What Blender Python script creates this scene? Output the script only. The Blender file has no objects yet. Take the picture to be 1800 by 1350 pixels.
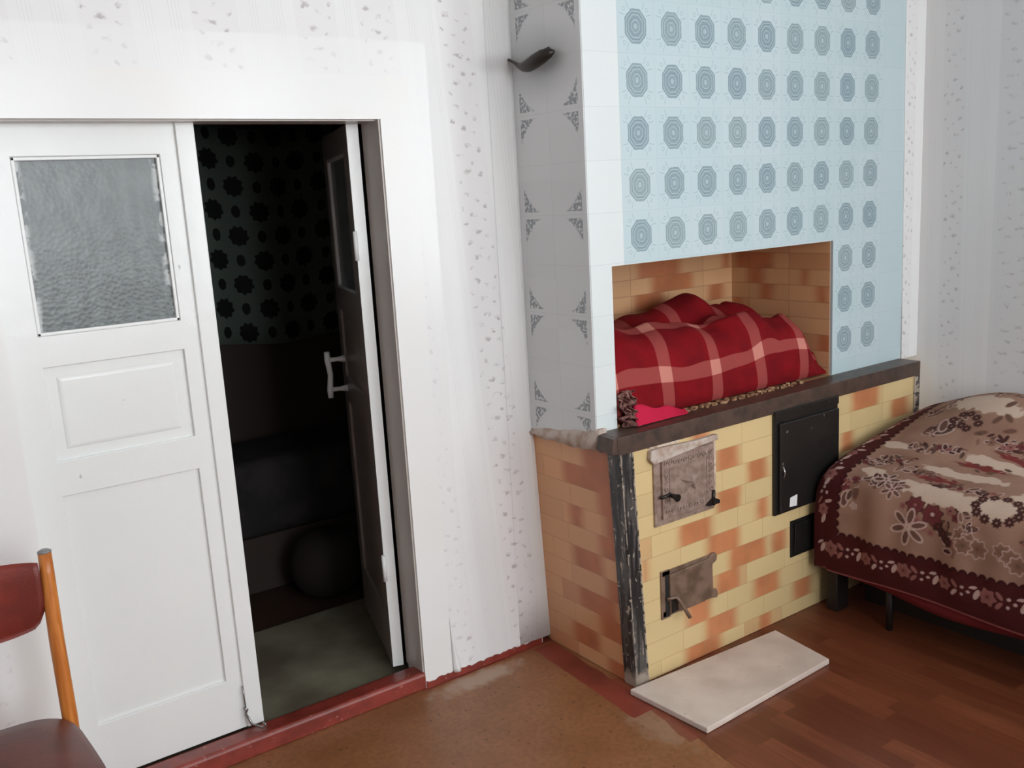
import bpy, bmesh, math, random
from mathutils import Vector, Matrix
import numpy as np
C = bpy.context.scene
COL = C.collection
random.seed(7)
# ------------------------------------------------------------------ camera
R = ((0.81131887, 0.56270038, 0.15852436), (-0.58190287, 0.80334923, 0.12656641), (-0.05613146, -0.19493149, 0.97920936))
cam = bpy.data.objects.new('camera', bpy.data.cameras.new('camera'))
COL.objects.link(cam)
m = Matrix.Identity(4)
for i in range(3):
    m[i][0] = R[i][0]; m[i][1] = R[i][2]; m[i][2] = -R[i][1]
m[0][3], m[1][3], m[2][3] = -2.04568, -2.16836, 1.58226
cam.matrix_world = m
cam.data.sensor_width = 36
cam.data.lens = 1638.089 / 1800 * 36
cam.data.clip_start = .05
C.camera = cam
# ------------------------------------------------------------------ world, windows' daylight, exposure
W = bpy.data.worlds.new('overcast_sky'); C.world = W; W.use_nodes = True
bg = W.node_tree.nodes['Background']
bg.inputs[0].default_value = (.92, .965, 1, 1); bg.inputs[1].default_value = 18
C.view_settings.view_transform = 'Standard'; C.view_settings.look = 'None'
C.view_settings.gamma = 1; C.view_settings.use_curve_mapping = False
C.view_settings.exposure = -.57
C.cycles.use_denoising = True
C.cycles.max_bounces = 10; C.cycles.diffuse_bounces = 6
C.cycles.sample_clamp_indirect = 6
RX0, RX1, RY0, RYW, RZ1 = -3.7, 1.545, -4.3, .365, 3.05       # room: left, right, rear, door wall, ceiling
WINS = [('rear', -1.7, -.6, .9, 2.8), ('rear', .1, 1.1, .9, 2.8), ('right', -3.75, -2.65, .9, 2.8)]
for i, (side, a, b, z0, z1) in enumerate(WINS):
    L = bpy.data.lights.new('daylight_portal', 'AREA'); L.shape = 'RECTANGLE'
    L.size = b - a; L.size_y = z1 - z0; L.cycles.is_portal = True
    o = bpy.data.objects.new('daylight_portal', L); COL.objects.link(o)
    if side == 'rear':
        o.location = ((a + b) / 2, RY0 - .02, (z0 + z1) / 2); o.rotation_euler = (math.pi / 2, 0, 0)
    else:
        o.location = (RX1 + .02, (a + b) / 2, (z0 + z1) / 2); o.rotation_euler = (math.pi / 2, 0, math.pi / 2)

# ------------------------------------------------------------------ node expressions
class E_:
    nt = None
def nn(t): return E_.nt.nodes.new(t)
def lk(a, b):
    if isinstance(a, S): a = a.s
    if isinstance(a, (int, float)): b.default_value = a
    elif isinstance(a, tuple): b.default_value = (a + (1,))[:4] if len(b.default_value) == 4 else a
    else: E_.nt.links.new(a, b)
def mth(op, a, b=None, c=None):
    n = nn('ShaderNodeMath'); n.operation = op
    for i, v in enumerate((a, b, c)):
        if v is not None: lk(v, n.inputs[i])
    return S(n.outputs[0])
class S:
    def __init__(s, k): s.s = k
    def __add__(s, o): return mth('ADD', s, o)
    __radd__ = __add__
    def __mul__(s, o): return mth('MULTIPLY', s, o)
    __rmul__ = __mul__
    def __sub__(s, o): return mth('SUBTRACT', s, o)
    def __rsub__(s, o): return mth('SUBTRACT', o, s)
    def __truediv__(s, o): return mth('DIVIDE', s, o)
    def __neg__(s): return mth('MULTIPLY', s, -1)
    def __lt__(s, o): return mth('LESS_THAN', s, o)
    def __gt__(s, o): return mth('GREATER_THAN', s, o)
def fl(x): return mth('FLOOR', x)
def fr(x): return mth('FRACT', x)
def ab(x): return mth('ABSOLUTE', x)
def mn(a, b): return mth('MINIMUM', a, b)
def mx(a, b): return mth('MAXIMUM', a, b)
def sn(a): return mth('SINE', a)
def sq(a): return mth('SQRT', a)
def at2(a, b): return mth('ARCTAN2', a, b)
def sm(x, a, b, lo=0., hi=1.):
    n = nn('ShaderNodeMapRange'); n.interpolation_type = 'SMOOTHSTEP'
    lk(x, n.inputs[0]); n.inputs[1].default_value = a; n.inputs[2].default_value = b
    n.inputs[3].default_value = lo; n.inputs[4].default_value = hi
    return S(n.outputs[0])
def dist(x, y): return sq(x * x + y * y)
def mixc(f, a, b):
    n = nn('ShaderNodeMix'); n.data_type = 'RGBA'; n.clamp_factor = True
    lk(f, n.inputs[0]); lk(a, n.inputs[6]); lk(b, n.inputs[7])
    return S(n.outputs[2])
def vec(x, y, z=0.):
    n = nn('ShaderNodeCombineXYZ')
    for i, v in enumerate((x, y, z)): lk(v, n.inputs[i])
    return S(n.outputs[0])
def noise(v=None, scale=5., detail=3., rough=.5):
    n = nn('ShaderNodeTexNoise'); n.inputs['Scale'].default_value = scale
    n.inputs['Detail'].default_value = detail; n.inputs['Roughness'].default_value = rough
    if v is not None: lk(v, n.inputs['Vector'])
    return S(n.outputs[0])
def vor(v, scale, out=0, feature='F1'):
    n = nn('ShaderNodeTexVoronoi'); n.feature = feature; n.inputs['Scale'].default_value = scale
    lk(v, n.inputs['Vector']); return S(n.outputs[out])
def wn(x, y, z=0.):
    n = nn('ShaderNodeTexWhiteNoise'); n.noise_dimensions = '3D'; lk(vec(x, y, z), n.inputs[0]); return S(n.outputs[0])
def pos():
    g = nn('ShaderNodeNewGeometry'); s = nn('ShaderNodeSeparateXYZ'); E_.nt.links.new(g.outputs['Position'], s.inputs[0])
    return S(s.outputs[0]), S(s.outputs[1]), S(s.outputs[2]), S(g.outputs['Position'])
def nrm():
    g = nn('ShaderNodeNewGeometry'); s = nn('ShaderNodeSeparateXYZ'); E_.nt.links.new(g.outputs['Normal'], s.inputs[0])
    return S(s.outputs[0]), S(s.outputs[1]), S(s.outputs[2])
def uv():
    u = nn('ShaderNodeUVMap'); s = nn('ShaderNodeSeparateXYZ'); E_.nt.links.new(u.outputs[0], s.inputs[0])
    return S(s.outputs[0]), S(s.outputs[1])
def opos():
    t = nn('ShaderNodeTexCoord'); return S(t.outputs['Object'])
def c(r, g, b):
    f = lambda v: (v / 255 / 12.92) if v <= 10 else ((v / 255 + .055) / 1.055) ** 2.4
    return (f(r), f(g), f(b), 1)
MATS = {}
def mat(name, fn, rough=.5, metal=0., spec=.5, bump=None, bdist=.002, coat=0.):
    m_ = bpy.data.materials.new(name); m_.use_nodes = True
    E_.nt = m_.node_tree; b = m_.node_tree.nodes['Principled BSDF']
    col = fn() if callable(fn) else fn
    if isinstance(col, tuple) and len(col) == 2 and isinstance(col[1], S): col, rough = col
    lk(col, b.inputs['Base Color']); lk(rough, b.inputs['Roughness'])
    b.inputs['Metallic'].default_value = metal; b.inputs['Specular IOR Level'].default_value = spec
    b.inputs['Coat Weight'].default_value = coat
    if bump:
        n = nn('ShaderNodeBump'); n.inputs['Distance'].default_value = bdist; n.inputs['Strength'].default_value = 1
        lk(bump(), n.inputs['Height']); E_.nt.links.new(n.outputs[0], b.inputs['Normal'])
    MATS[name] = m_
    return m_

# ------------------------------------------------------------------ mesh builder
class MB:
    def __init__(s): s.v = []; s.f = []; s.uv = None; s.sm = set()
    def quad(s, *p):
        n = len(s.v); s.v += [tuple(q) for q in p]; s.f.append(tuple(range(n, n + len(p)))); return s
    def box(s, x0, x1, y0, y1, z0, z1, M=None):
        return s.hexa([(x, y, z) for z in (z0, z1) for (x, y) in ((x0, y0), (x1, y0), (x1, y1), (x0, y1))], M)
    def hexa(s, p, M=None):
        n = len(s.v)
        if M is not None: p = [tuple(M @ Vector(q)) for q in p]
        s.v += [tuple(q) for q in p]
        s.f += [tuple(n + k for k in f) for f in ((3, 2, 1, 0), (4, 5, 6, 7), (0, 1, 5, 4), (1, 2, 6, 5), (2, 3, 7, 6), (3, 0, 4, 7))]
        return s
    def prism(s, poly, d0, d1, ax='y', M=None):      # poly (a,b) extruded along ax
        n = len(s.v); k = len(poly)
        def P(a, b, d): return {'y': (a, d, b), 'x': (d, a, b), 'z': (a, b, d)}[ax]
        pts = [P(a, b, d) for d in (d0, d1) for a, b in poly]
        if M is not None: pts = [tuple(M @ Vector(q)) for q in pts]
        s.v += pts
        s.f.append(tuple(range(n + k - 1, n - 1, -1))); s.f.append(tuple(range(n + k, n + 2 * k)))
        for i in range(k):
            j = (i + 1) % k; s.f.append((n + i, n + j, n + k + j, n + k + i))
        return s
    def tube(s, pts, r, seg=10, cap=True):
        pts = [Vector(p) for p in pts]; rs = r if isinstance(r, (list, tuple)) else [r] * len(pts)
        n0 = len(s.v); up = None
        for i, p in enumerate(pts):
            t = (pts[min(i + 1, len(pts) - 1)] - pts[max(i - 1, 0)]).normalized()
            if up is None: up = t.orthogonal().normalized()
            up = (up - t * up.dot(t)).normalized(); w = t.cross(up)
            for k in range(seg):
                a = 2 * math.pi * k / seg; s.v.append(tuple(p + (up * math.cos(a) + w * math.sin(a)) * rs[i]))
        for i in range(len(pts) - 1):
            for k in range(seg):
                q = n0 + i * seg; k2 = (k + 1) % seg
                s.f.append((q + k, q + k2, q + seg + k2, q + seg + k)); s.sm.add(len(s.f) - 1)
        if cap:
            s.f.append(tuple(n0 + k for k in range(seg - 1, -1, -1)))
            q = n0 + (len(pts) - 1) * seg; s.f.append(tuple(q + k for k in range(seg)))
        return s
    def grid(s, nu, nv, fn, uvfn=None, M=None):
        n0 = len(s.v)
        if s.uv is None: s.uv = {}
        for j in range(nv):
            for i in range(nu):
                p = fn(i / (nu - 1), j / (nv - 1)); s.v.append(tuple(p))
                if uvfn: s.uv[len(s.v) - 1] = uvfn(i / (nu - 1), j / (nv - 1))
        for j in range(nv - 1):
            for i in range(nu - 1):
                a = n0 + j * nu + i; s.f.append((a, a + 1, a + nu + 1, a + nu)); s.sm.add(len(s.f) - 1)
        return s
    def build(s, name, mt, parent=None, bevel=0, seg=2, label=None, smooth=False, recalc=True, subsurf=0, solid=0):
        me = bpy.data.meshes.new(name)
        off = Vector((0, 0, 0)); q = parent
        Mi = parent.matrix_world_cached.inverted() if parent is not None and False else None
        if parent is not None:
            off = Vector(ORG.get(parent.name, (0, 0, 0)))
        me.from_pydata([tuple(Vector(p) - off) for p in s.v], [], s.f)
        if s.uv:
            ul = me.uv_layers.new(name='UVMap')
            for lp in me.loops: ul.data[lp.index].uv = s.uv.get(lp.vertex_index, (0, 0))
        for i, p in enumerate(me.polygons): p.use_smooth = smooth or (i in s.sm)
        if recalc:
            b = bmesh.new(); b.from_mesh(me); bmesh.ops.recalc_face_normals(b, faces=b.faces); b.to_mesh(me); b.free()
        me.materials.append(MATS[mt] if isinstance(mt, str) else mt)
        o = bpy.data.objects.new(name, me); COL.objects.link(o)
        if parent is not None:
            o.parent = parent; ORG[o.name] = tuple(off)
        else: ORG[o.name] = (0, 0, 0)
        if bevel:
            d = o.modifiers.new('bevel', 'BEVEL'); d.width = bevel; d.segments = seg; d.limit_method = 'ANGLE'; d.angle_limit = .6
            d.harden_normals = False
            for p in me.polygons: p.use_smooth = True
            e = o.modifiers.new('wn', 'WEIGHTED_NORMAL'); e.keep_sharp = True
        if solid:
            d = o.modifiers.new('solid', 'SOLIDIFY'); d.thickness = solid; d.offset = -1
        if subsurf:
            d = o.modifiers.new('sub', 'SUBSURF'); d.levels = subsurf; d.render_levels = subsurf
        if label: o['label'] = label
        return o
ORG = {}
def thing(name, loc, label, cat, group=None, kind=None):
    o = bpy.data.objects.new(name, None); COL.objects.link(o); o.location = loc
    o.empty_display_size = .1; o['label'] = label; o['category'] = cat
    if group: o['group'] = group
    if kind: o['kind'] = kind
    ORG[o.name] = tuple(loc)
    return o
def tag(o, label, cat, group=None):
    o['label'] = label; o['category'] = cat
    if group: o['group'] = group
    return o
def st(o, label=None):
    o['kind'] = 'structure'
    if label: o['label'] = label
    return o

# ------------------------------------------------------------------ materials
WHITE = (.80, .80, .785, 1)
# wallpaper: vertical bands of small mauve sprigs between ribbed plain bands
BL = [(-.25, .93, .16, .09), (.05, .86, .13, .07), (.30, .80, .10, .08), (-.1, .70, .20, .075), (.22, .64, .12, .06), (-.33, .60, .12, .05),
      (-.02, .50, .22, .07), (.30, .45, .13, .08), (-.28, .38, .14, .07), (.08, .30, .12, .06), (-.12, .20, .22, .08), (.28, .17, .12, .09), (-.36, .08, .1, .05), (.38, .95, .08, .05), (-.4, .78, .07, .06), (.4, .30, .07, .06)]
def paper(su, z, centers, w=.062, rep=.27, tint=0.0, strength=1.0):
    # su: horizontal coordinate, centers: list of band centres
    nz = noise(vec(su * 60, z * 60), 1., 2.); nz2 = noise(vec(su * 48, z * 48, 3.), 1., 2.)
    a = (nz - .5) * .30; b_ = (nz2 - .5) * .10
    dmin = None
    for cc in centers:
        d = su - cc; dmin = d if dmin is None else None or mth('MULTIPLY_ADD', (ab(d) < ab(dmin)), d - dmin, dmin)
    x = dmin / (2 * w) ; y = fr(z / rep)
    inb = (ab(dmin) < w)
    acc = None
    for i, (bx, by, rx, ry) in enumerate(BL):
        ex = (x - bx + a) / (rx * .80); ey = (y - by + b_) / (ry * .52)
        e = mx(1. - (ex * ex + ey * ey), 0.)
        acc = e if acc is None else mx(acc, e)
    spr = sm(acc, .1, .9) * sm(nz2, .38, .66) * inb * strength
    rib = sm(sn(su * 700.), .55, 1.) * (ab(dmin) > w * 1.25) * sm(sn(su * 90. + 1.), -.1, .5) * .5
    hue = noise(vec(su * 20, z * 9), 1., 1.)
    sprc = mixc(sm(hue, .4, .6), c(150, 140, 146), c(158, 146, 142))
    base = mixc(sm(noise(vec(su * 2, z * 2), 1., 2.), .3, .7), (.80, .80, .79, 1), (.765, .765, .76, 1))
    base = mixc(inb * .4, base, (.74, .715, .72, 1))
    base = mixc(rib, base, (.66, .655, .65, 1))
    return mixc(spr * .66, base, sprc), spr
def m_paper_door():
    x, y, z, p = pos()
    su = x + (z - 2.02) * .065 * (z > 0)
    colr, spr = paper(su, z, [-2.6, -2.3, -2.0, -1.70, -1.423, -1.148, -.861, -.67, -.403, -.10])
    painted = (x > -1.86) * (x < -.583) * (z < 1.955)
    faded_band = (x > -2.2) * (x < -.52) * (z < 2.055)  # band above the door where the print fades towards white
    colr = mixc(faded_band * .6, colr, (.81, .81, .80, 1))
    warm = mixc(sm(noise(vec(x * 4, z * 3), 1., 2.), .4, .7), (.80, .80, .79, 1), (.80, .79, .765, 1))
    colr = mixc(painted, colr, warm)
    dark_patch = sm(dist((x + .2) / .13, (z - 2.0) / .03), .2, 1.5, .35, 0.)  # soft darker patch level with the damper handle
    colr = mixc(dark_patch, colr, (.30, .27, .27, 1))
    return colr, mx(painted, faded_band) * -.17 + .42
mat('wallpaper_door_wall', m_paper_door, spec=.5)
def m_paper_right():
    x, y, z, p = pos()
    a, s1 = paper(y - z * .012, z, [-.152], .045, .258)
    b_, s2 = paper(y - z * .012, z, [-.435, -.87, -1.3, -1.74, -2.2, -2.6, -3.1, -3.6], .105, .258)
    cc = mixc((y < -.3), a, mixc((y < -.3) * .3, b_, (.58, .62, .62, 1)))
    return mixc(.22, cc, (.42, .40, .40, 1)), 0. * y + .5  # same paper greyed all over to paint in this wall's shade
mat('shaded_wallpaper_right', m_paper_right, spec=.4)
def m_paper_strip():
    x, y, z, p = pos()
    a, s1 = paper(x, z, [1.455], .035, .258)
    return a, 0. * x + .5
mat('wallpaper_strip', m_paper_strip, spec=.4)
mat('white_plaster', lambda: (.78, .78, .77, 1), rough=.7)
mat('grey_distemper', lambda: (.64, .65, .66, 1), rough=.8)
def m_gloss():
    x, y, z, p = pos()
    n = noise(vec(x * 3, z * 2, y * 3), 1., 3.)
    cc = mixc(sm(n, .3, .7), (.80, .81, .79, 1), (.77, .785, .775, 1))
    chip = sm(noise(vec(x * 22, z * 14, y * 30), 1., 4.), .735, .76)
    return mixc(chip * .6, cc, (.35, .33, .30, 1)), 0. * x + .25
mat('white_gloss_paint', m_gloss, spec=.5, bump=lambda: noise(opos(), 18., 3.), bdist=.0012)
mat('shaded_door_paint', lambda: mixc(noise(opos(), 6.), (.30, .25, .22, 1), (.22, .18, .16, 1)), rough=.3)  # white leaf darkened to brown: its shade is put into the colour
mat('reveal_paint', lambda: mixc(noise(opos(), 6.), (.50, .45, .41, 1), (.42, .38, .35, 1)), rough=.3)
def m_glass():
    x, y, z, p = pos()
    v = vor(vec(x * 1, z * .55, 0.), 75.)
    n = noise(vec(x * 30, z * 14), 1., 4.)
    cc = mixc(sm(n, .35, .7), (.085, .10, .097, 1), (.125, .145, .14, 1))
    spk = sm(noise(vec(x * 55, z * 30), 1., 2.), .71, .78)
    edge = sm(noise(vec(x * 40, z * 25, 7.), 1., 3.), .45, .55) * mx(sm(x, -1.665, -1.645, 1., 0.), sm(x, -1.345, -1.325, 0., 1.)) * (x < -1.2)
    return mixc(mx(spk * .4, edge * .9), cc, (.55, .57, .56, 1)), 0. * x + .3
mat('patterned_glass', m_glass, spec=.6, bump=lambda: vor(pos()[3], 90.), bdist=.0005)
def m_red():
    x, y, z, p = pos()
    n = noise(p, 14., 4.)
    cc = mixc(sm(n, .35, .7), c(140, 58, 48), c(112, 44, 34))
    return mixc(sm(noise(p, 60., 2.), .68, .74) * .6, cc, c(190, 140, 125)), 0. * x + .35
mat('red_floor_paint', m_red)
# floor: old brown hardboard, red painted margins, laminate in front of the stove
def m_floor():
    x, y, z, p = pos()
    n = noise(vec(x, y), 5., 4.); n2 = noise(vec(x, y), 60., 3.); n3 = noise(vec(x, y, 4.), 2.2, 3.)
    br = mixc(sm(n, .3, .7), c(132, 84, 50), c(148, 98, 64))
    br = mixc(sm(n2, .3, .75) * .5, br, c(104, 70, 44))
    spk = sm(vor(vec(x, y), 38.), .10, .20, 1., 0.) * sm(noise(vec(x, y, 9.), 25., 1.), .5, .6)
    br = mixc(spk * .75, br, c(62, 36, 22))
    wear = sm(dist((x + .52) / .17, (y - .30) / .045) + (noise(vec(x, y), 22., 4.) - .5) * 1.6, .5, 1.3, 1., 0.)
    painted_sheen = sm(dist((x + .27) / .07, (y + .3) / .16) + (noise(vec(x, y, 2.), 25., 4.) - .5) * 2., .4, 1.1, .7, 0.)  # pale patch paints a bright reflection on the floor
    br = mixc(mx(wear * .7, painted_sheen * .4), br, c(168, 148, 130))
    # laminate, strips along y
    strip = fl(x / .064); off = wn(strip, 3.) * .4
    lj = fl((y + off) / .40); h = wn(strip, lj, 1.); h2 = wn(fl(x / .192), 5.)
    gr = noise(vec(x * 90, y * 5, h * 10.), 1., 4.)
    lam = mixc(h, c(96, 50, 32), c(124, 70, 46))
    lam = mixc(sm(gr, .3, .7) * .45, lam, c(86, 42, 26))
    seam = mx(sm(ab(fr(x / .192) - .5), .492, .497), 0.)
    lam = mixc(seam * .35, lam, c(52, 28, 20))
    edge = (x - (-.175 + (y + .1) * .165)) + (noise(vec(x, y), 9., 2.) - .5) * .02
    islam = (edge > 0.) * (y < -.06)
    col = mixc(islam, br, lam)
    nr = (noise(vec(x, y), 14., 3.) - .5) * .05
    red1 = (ab(x + .215 + nr * .5 + (y - .36) * -.06) < .045) * (y < .34) * (y > -.22)
    red2 = (y > .352 + nr * .3) * (x > -.70)
    red3 = (ab(edge + .012) < .02 + nr * .5) * (y < .0) * (y > -.42)
    red = mx(mx(red1, red2), red3 * .7)
    col = mixc(red, col, mixc(sm(n, .35, .7), c(132, 58, 44), c(108, 44, 32)))
    return col, sm(islam, 0., 1., .42, .3)
mat('floor_boards', m_floor, spec=.45)
def m_tile():
    x, y, z, p = pos()
    u = (x + .075) / .15; v = (z - (2.067908 - .0777852)) / .1555705
    iu = fl(u); iv = fl(v); fu = fr(u) - .5; fv = fr(v) - .5
    h = wn(iu, iv); h2 = wn(iu, iv, 4.)
    base = mixc(h, (.52, .625, .655, 1), (.49, .61, .635, 1))
    white = mixc(h, (.70, .74, .735, 1), (.67, .715, .71, 1))
    ax_, ay = ab(fu) * 1.0, ab(fv) * 1.0
    wob = (noise(vec(x, z), 70., 2.) - .5) * .035
    d = mx(mx(ax_ * 1.07, ay * .98), (ax_ + ay) * .705) + wob
    ink = mixc(h2, (.235, .32, .365, 1), (.29, .375, .39, 1))
    fill = sm(d, .305, .32, 1., 0.)
    line = mx(mx(sm(ab(d - .265), .006, .014, 1., 0.), sm(ab(d - .205), .006, .015, 1., 0.)), sm(ab(d - .115), .006, .017, 1., 0.))
    core = sm(d, .04, .06, 1., 0.)
    dk = mx(sm(ab(d - .135), .005, .014, 1., 0.), sm(ab(d - .235), .004, .010, 1., 0.))
    spike = mx(sm(ab(ax_ - .20 - (ay - .33) * .4), .005, .013, 1., 0.) * (ay > .30) * (ay < .45),
               sm(ab(ay - .20 - (ax_ - .3) * .2), .005, .013, 1., 0.) * (ax_ > .29) * (ax_ < .43))
    swirl = sm(ab(dist(ax_ - .31, ay - .31) - .035), .004, .010, 1., 0.)
    pat = fill * (1. - mx(line * .48, core * .5))
    deco = (x > -.075) * (x < 1.275) * (z > .905)
    col = mixc(sm(x, -.0752, -.0748), white, base)
    col = mixc(pat * deco, col, mixc(dk * .38, ink, (.14, .21, .25, 1)))
    col = mixc(mx(spike, swirl) * deco * .7, col, (.33, .43, .46, 1))
    g = mx(sm(ab(fu) * .15, .0735, .0745) * (x > -.08), sm(ab(fv) * .1555, .0765, .0772))
    col = mixc(g * .35, col, (.40, .47, .48, 1))
    return col, 0. * x + .22
mat('blue_medallion_tiles', m_tile, spec=.5)
def m_side_tile():
    x, y, z, p = pos()
    # tiles in pairs: four corner sprays outline a circle, 0.31 m repeat
    v = fr((z - (2.067908 + .0777852)) / .311141 + 6.) ; fv = v - .5       # joint between circles at v=0
    yy = y - .168; fy = yy / .155                                        # -1 .. 1 across two tiles
    # corner distance coordinates
    cy = 1. - ab(fy) + (-.03); cz = 1. - ab(fv) * 2. + (-.06)
    w = (noise(vec(y * 130, z * 130), 1., 2.) - .5)
    # distance outside the circle
    r = dist(ab(fy) * 1.02, ab(fv) * 2.04)
    sp = sm(r + w * .12, 1.035, 1.075) * (ab(fy) < .93) * (ab(fv) < .465)
    holes = sm(noise(vec(y * 95, z * 95, 5.), 1., 2.), .40, .5)
    h = wn(fl(yy / .155 + 5.), fl((z + .077) / .1555))
    base = mixc(h, (.60, .61, .61, 1), (.63, .64, .64, 1))
    col = mixc(sp * holes * .8, base, (.17, .19, .21, 1))
    dark_patch = sm(dist((y - .19) / .20, (z - 1.985) / .10) , .1, 1.4, .42, 0.)  # two soft dark patches around the damper handle
    dark_patch2 = sm(dist((y - .30) / .12, (z - 1.985) / .02), .1, 1.4, .4, 0.)
    col = mixc(mx(dark_patch, dark_patch2), col, (.16, .16, .165, 1))
    g = mx(sm(ab(fr((z - 2.067908) / .1555705 + 8.5) - .5) * .1555, .0765, .0775), sm(ab(y - .168), .0006, .0013, 1., 0.))
    return mixc(g * .3, col, (.36, .37, .37, 1)), 0. * x + .3
mat('grey_spray_tiles', m_side_tile, spec=.5)
def brick(s_, z, cw, ch, ylw, org, grout, z0, patches, joints, soft=.028, gw=.0012):
    rw = fl((z - z0) / ch)
    joff = 0.; od = fr(rw * .5) * 2. * cw * .5
    sel = None
    for k, j_ in joints.items():
        m_ = (ab(rw - k) < .5); sel = m_ if sel is None else sel + m_; joff = m_ * j_ + joff
    jo = joff if sel is None else joff + (1. - sel) * od
    q = (s_ - jo) / cw + 50.
    hh = wn(fl(q), rw, 7.)
    n = noise(vec(s_ * 9, z * 9), 1., 2.)
    wob = (n - .5) * .03
    patch = None
    for (k, a_, b_) in patches:
        c_, h_ = (a_ + b_) / 2, (b_ - a_) / 2
        p_ = (ab(rw - k) < .5) * sm(ab(s_ - c_ + wob) - h_, -soft * 1.6, soft * .7, 1., 0.)
        patch = p_ if patch is None else mx(patch, p_)
    patch = mx(patch, (wn(fl(q), rw, 11.) < .10) * .35)
    y2 = mixc(hh, ylw, tuple(a * .90 for a in ylw[:3]) + (1,))
    o2 = mixc(sm(n, .35, .65), org, tuple(a * .84 for a in org[:3]) + (1,))
    col = mixc(patch, y2, o2)
    gr = mx(sm(ab(fr(q) - .5) * cw, cw * .5 - gw * 1.6, cw * .5 - gw * .6), sm(ab(fr((z - z0) / ch) - .5) * ch, ch * .5 - gw * 1.9, ch * .5 - gw * .6))
    return mixc(gr * .5, col, grout), gr
def m_brick_front():
    x, y, z, p = pos()
    col, g = brick(x, z, .205, .0735, c(214, 188, 138), c(196, 128, 86), c(166, 136, 98), -.018,
        [(10, .10, .203), (9, .213, .35), (8, .37, .50), (7, .216, .36), (6, .03, .214), (5, .166, .35), (4, .27, .489), (3, .204, .355), (2, .06, .20), (1, .148, .33), (0, .05, .25),
         (10, .96, 1.16), (9, 1.22, 1.36), (8, .90, 1.0), (6, .42, .5), (4, .50, .60), (2, .40, .56), (1, .62, .75), (5, -.13, -.09), (3, .9, 1.0), (0, .42, .52)],
        {10: .15, 9: .355, 8: .46, 7: .165, 6: .125, 5: .255, 4: .38, 3: .17, 2: .07, 1: .26, 0: .155})
    return col, 0. * x + .3
mat('brick_tiles_front', m_brick_front, spec=.5)
def m_brick_side():
    x, y, z, p = pos()
    col, g = brick(y, z, .20, .0735, c(208, 154, 112), c(180, 108, 72), c(160, 112, 80), -.018,
        [(10, -.09, .103), (9, -.09, .208), (8, -.09, .04), (7, .105, .192), (7, -.09, .02), (6, -.09, .05), (5, .019, .196), (4, -.09, .03), (3, -.033, .186), (2, -.09, .08), (1, .07, .224), (0, -.09, .05)],
        {9: .108, 7: .02, 5: .09, 3: .061, 1: .12, 10: .0, 8: .17})
    return col, 0. * x + .35
mat('brick_tiles_side', m_brick_side, spec=.5)
def m_brick_niche():
    x, y, z, p = pos()
    nx, ny, nz = nrm()
    s_ = x * ab(ny) + (y + 2.) * ab(nx)
    col, g = brick(s_, z, .20, .0625, c(212, 166, 122), c(186, 116, 76), c(140, 98, 70), .0, 
        [(20, .425, .68), (19, .497, .745), (18, .41, .583), (17, .15, .3), (20, .905, .975), (20, 2.267, 2.482), (19, 2.314, 2.417), (19, 2.10, 2.15), (18, 2.267, 2.353), (18, 2.01, 2.08), (15, 1.99, 2.08), (17, 2.42, 2.5), (16, 2.2, 2.3), (19, -.05, .06), (18, .82, .93)], {})
    return col, 0. * x + .4
mat('brick_tiles_niche', m_brick_niche, spec=.4)
def m_iron():
    x, y, z, p = pos()
    n = noise(p, 40., 5., .65); n2 = noise(p, 9., 3.)
    xl = x + .161 + z * .05
    n3 = noise(vec(x * 160, y * 160, z * 28), 1., 4.)
    n4 = noise(vec(x * 60, y * 60, z * 7), 1., 3.)
    rim_ = sm(ab(xl - .021), .019, .027)
    ch = mx(sm(n, .60, .64) * sm(n2, .42, .60), sm(n3, .60, .68) * sm(n4, .47, .56) * .8)
    ch = mx(ch, rim_ * (xl > -.005) * sm(noise(vec(x * 30, y * 30, z * 45), 1., 3.), .44, .50) * .9)
    foot = sm(z + (n - .5) * .08, .03, .06, 1., 0.) * .7
    b_ = mixc(sm(n4, .45, .6) * .6, (.020, .018, .017, 1), (.10, .09, .085, 1))
    return mixc(mx(ch, foot), b_, c(180, 164, 148)), 0. * x + .35
mat('chipped_black_iron', m_iron)
mat('black_enamel', lambda: mixc(sm(noise(pos()[3], 30., 4.), .70, .74) * .5, (.012, .011, .010, 1), c(150, 140, 130)), rough=.28)
mat('gap_black', lambda: (.008, .007, .006, 1), rough=.8)
mat('brown_beam', lambda: mixc(sm(noise(pos()[3], 25., 5.), .35, .75), c(80, 61, 51), c(54, 41, 35)), rough=.42)
mat('plaster_ledge', lambda: mixc(sm(noise(pos()[3], 22., 4.), .35, .7), c(192, 178, 168), c(158, 132, 114)), rough=.8, bump=lambda: noise(pos()[3], 40., 4.), bdist=.006)
def m_silver():
    x, y, z, p = pos()
    n = noise(p, 45., 4.)
    return mixc(sm(n, .3, .7), c(166, 142, 130), c(136, 114, 102)), 0. * x + .36
mat('painted_cast_iron', m_silver, metal=.2, bump=lambda: noise(pos()[3], 70., 3.), bdist=.0012)
mat('brown_cast_iron', lambda: mixc(sm(noise(pos()[3], 25., 4.), .35, .7), c(128, 104, 88), c(98, 76, 62)), rough=.38, metal=.1)
mat('dark_metal', lambda: (.035, .028, .024, 1), rough=.35, metal=.6)
mat('steel', lambda: (.30, .29, .28, 1), rough=.25, metal=.9)
mat('white_sticker', lambda: (.75, .75, .75, 1), rough=.4)
mat('old_mortar', lambda: mixc(sm(noise(pos()[3], 35., 5.), .4, .65), c(208, 190, 172), c(150, 122, 100)), rough=.8, bump=lambda: noise(pos()[3], 60., 4.), bdist=.005)
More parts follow.
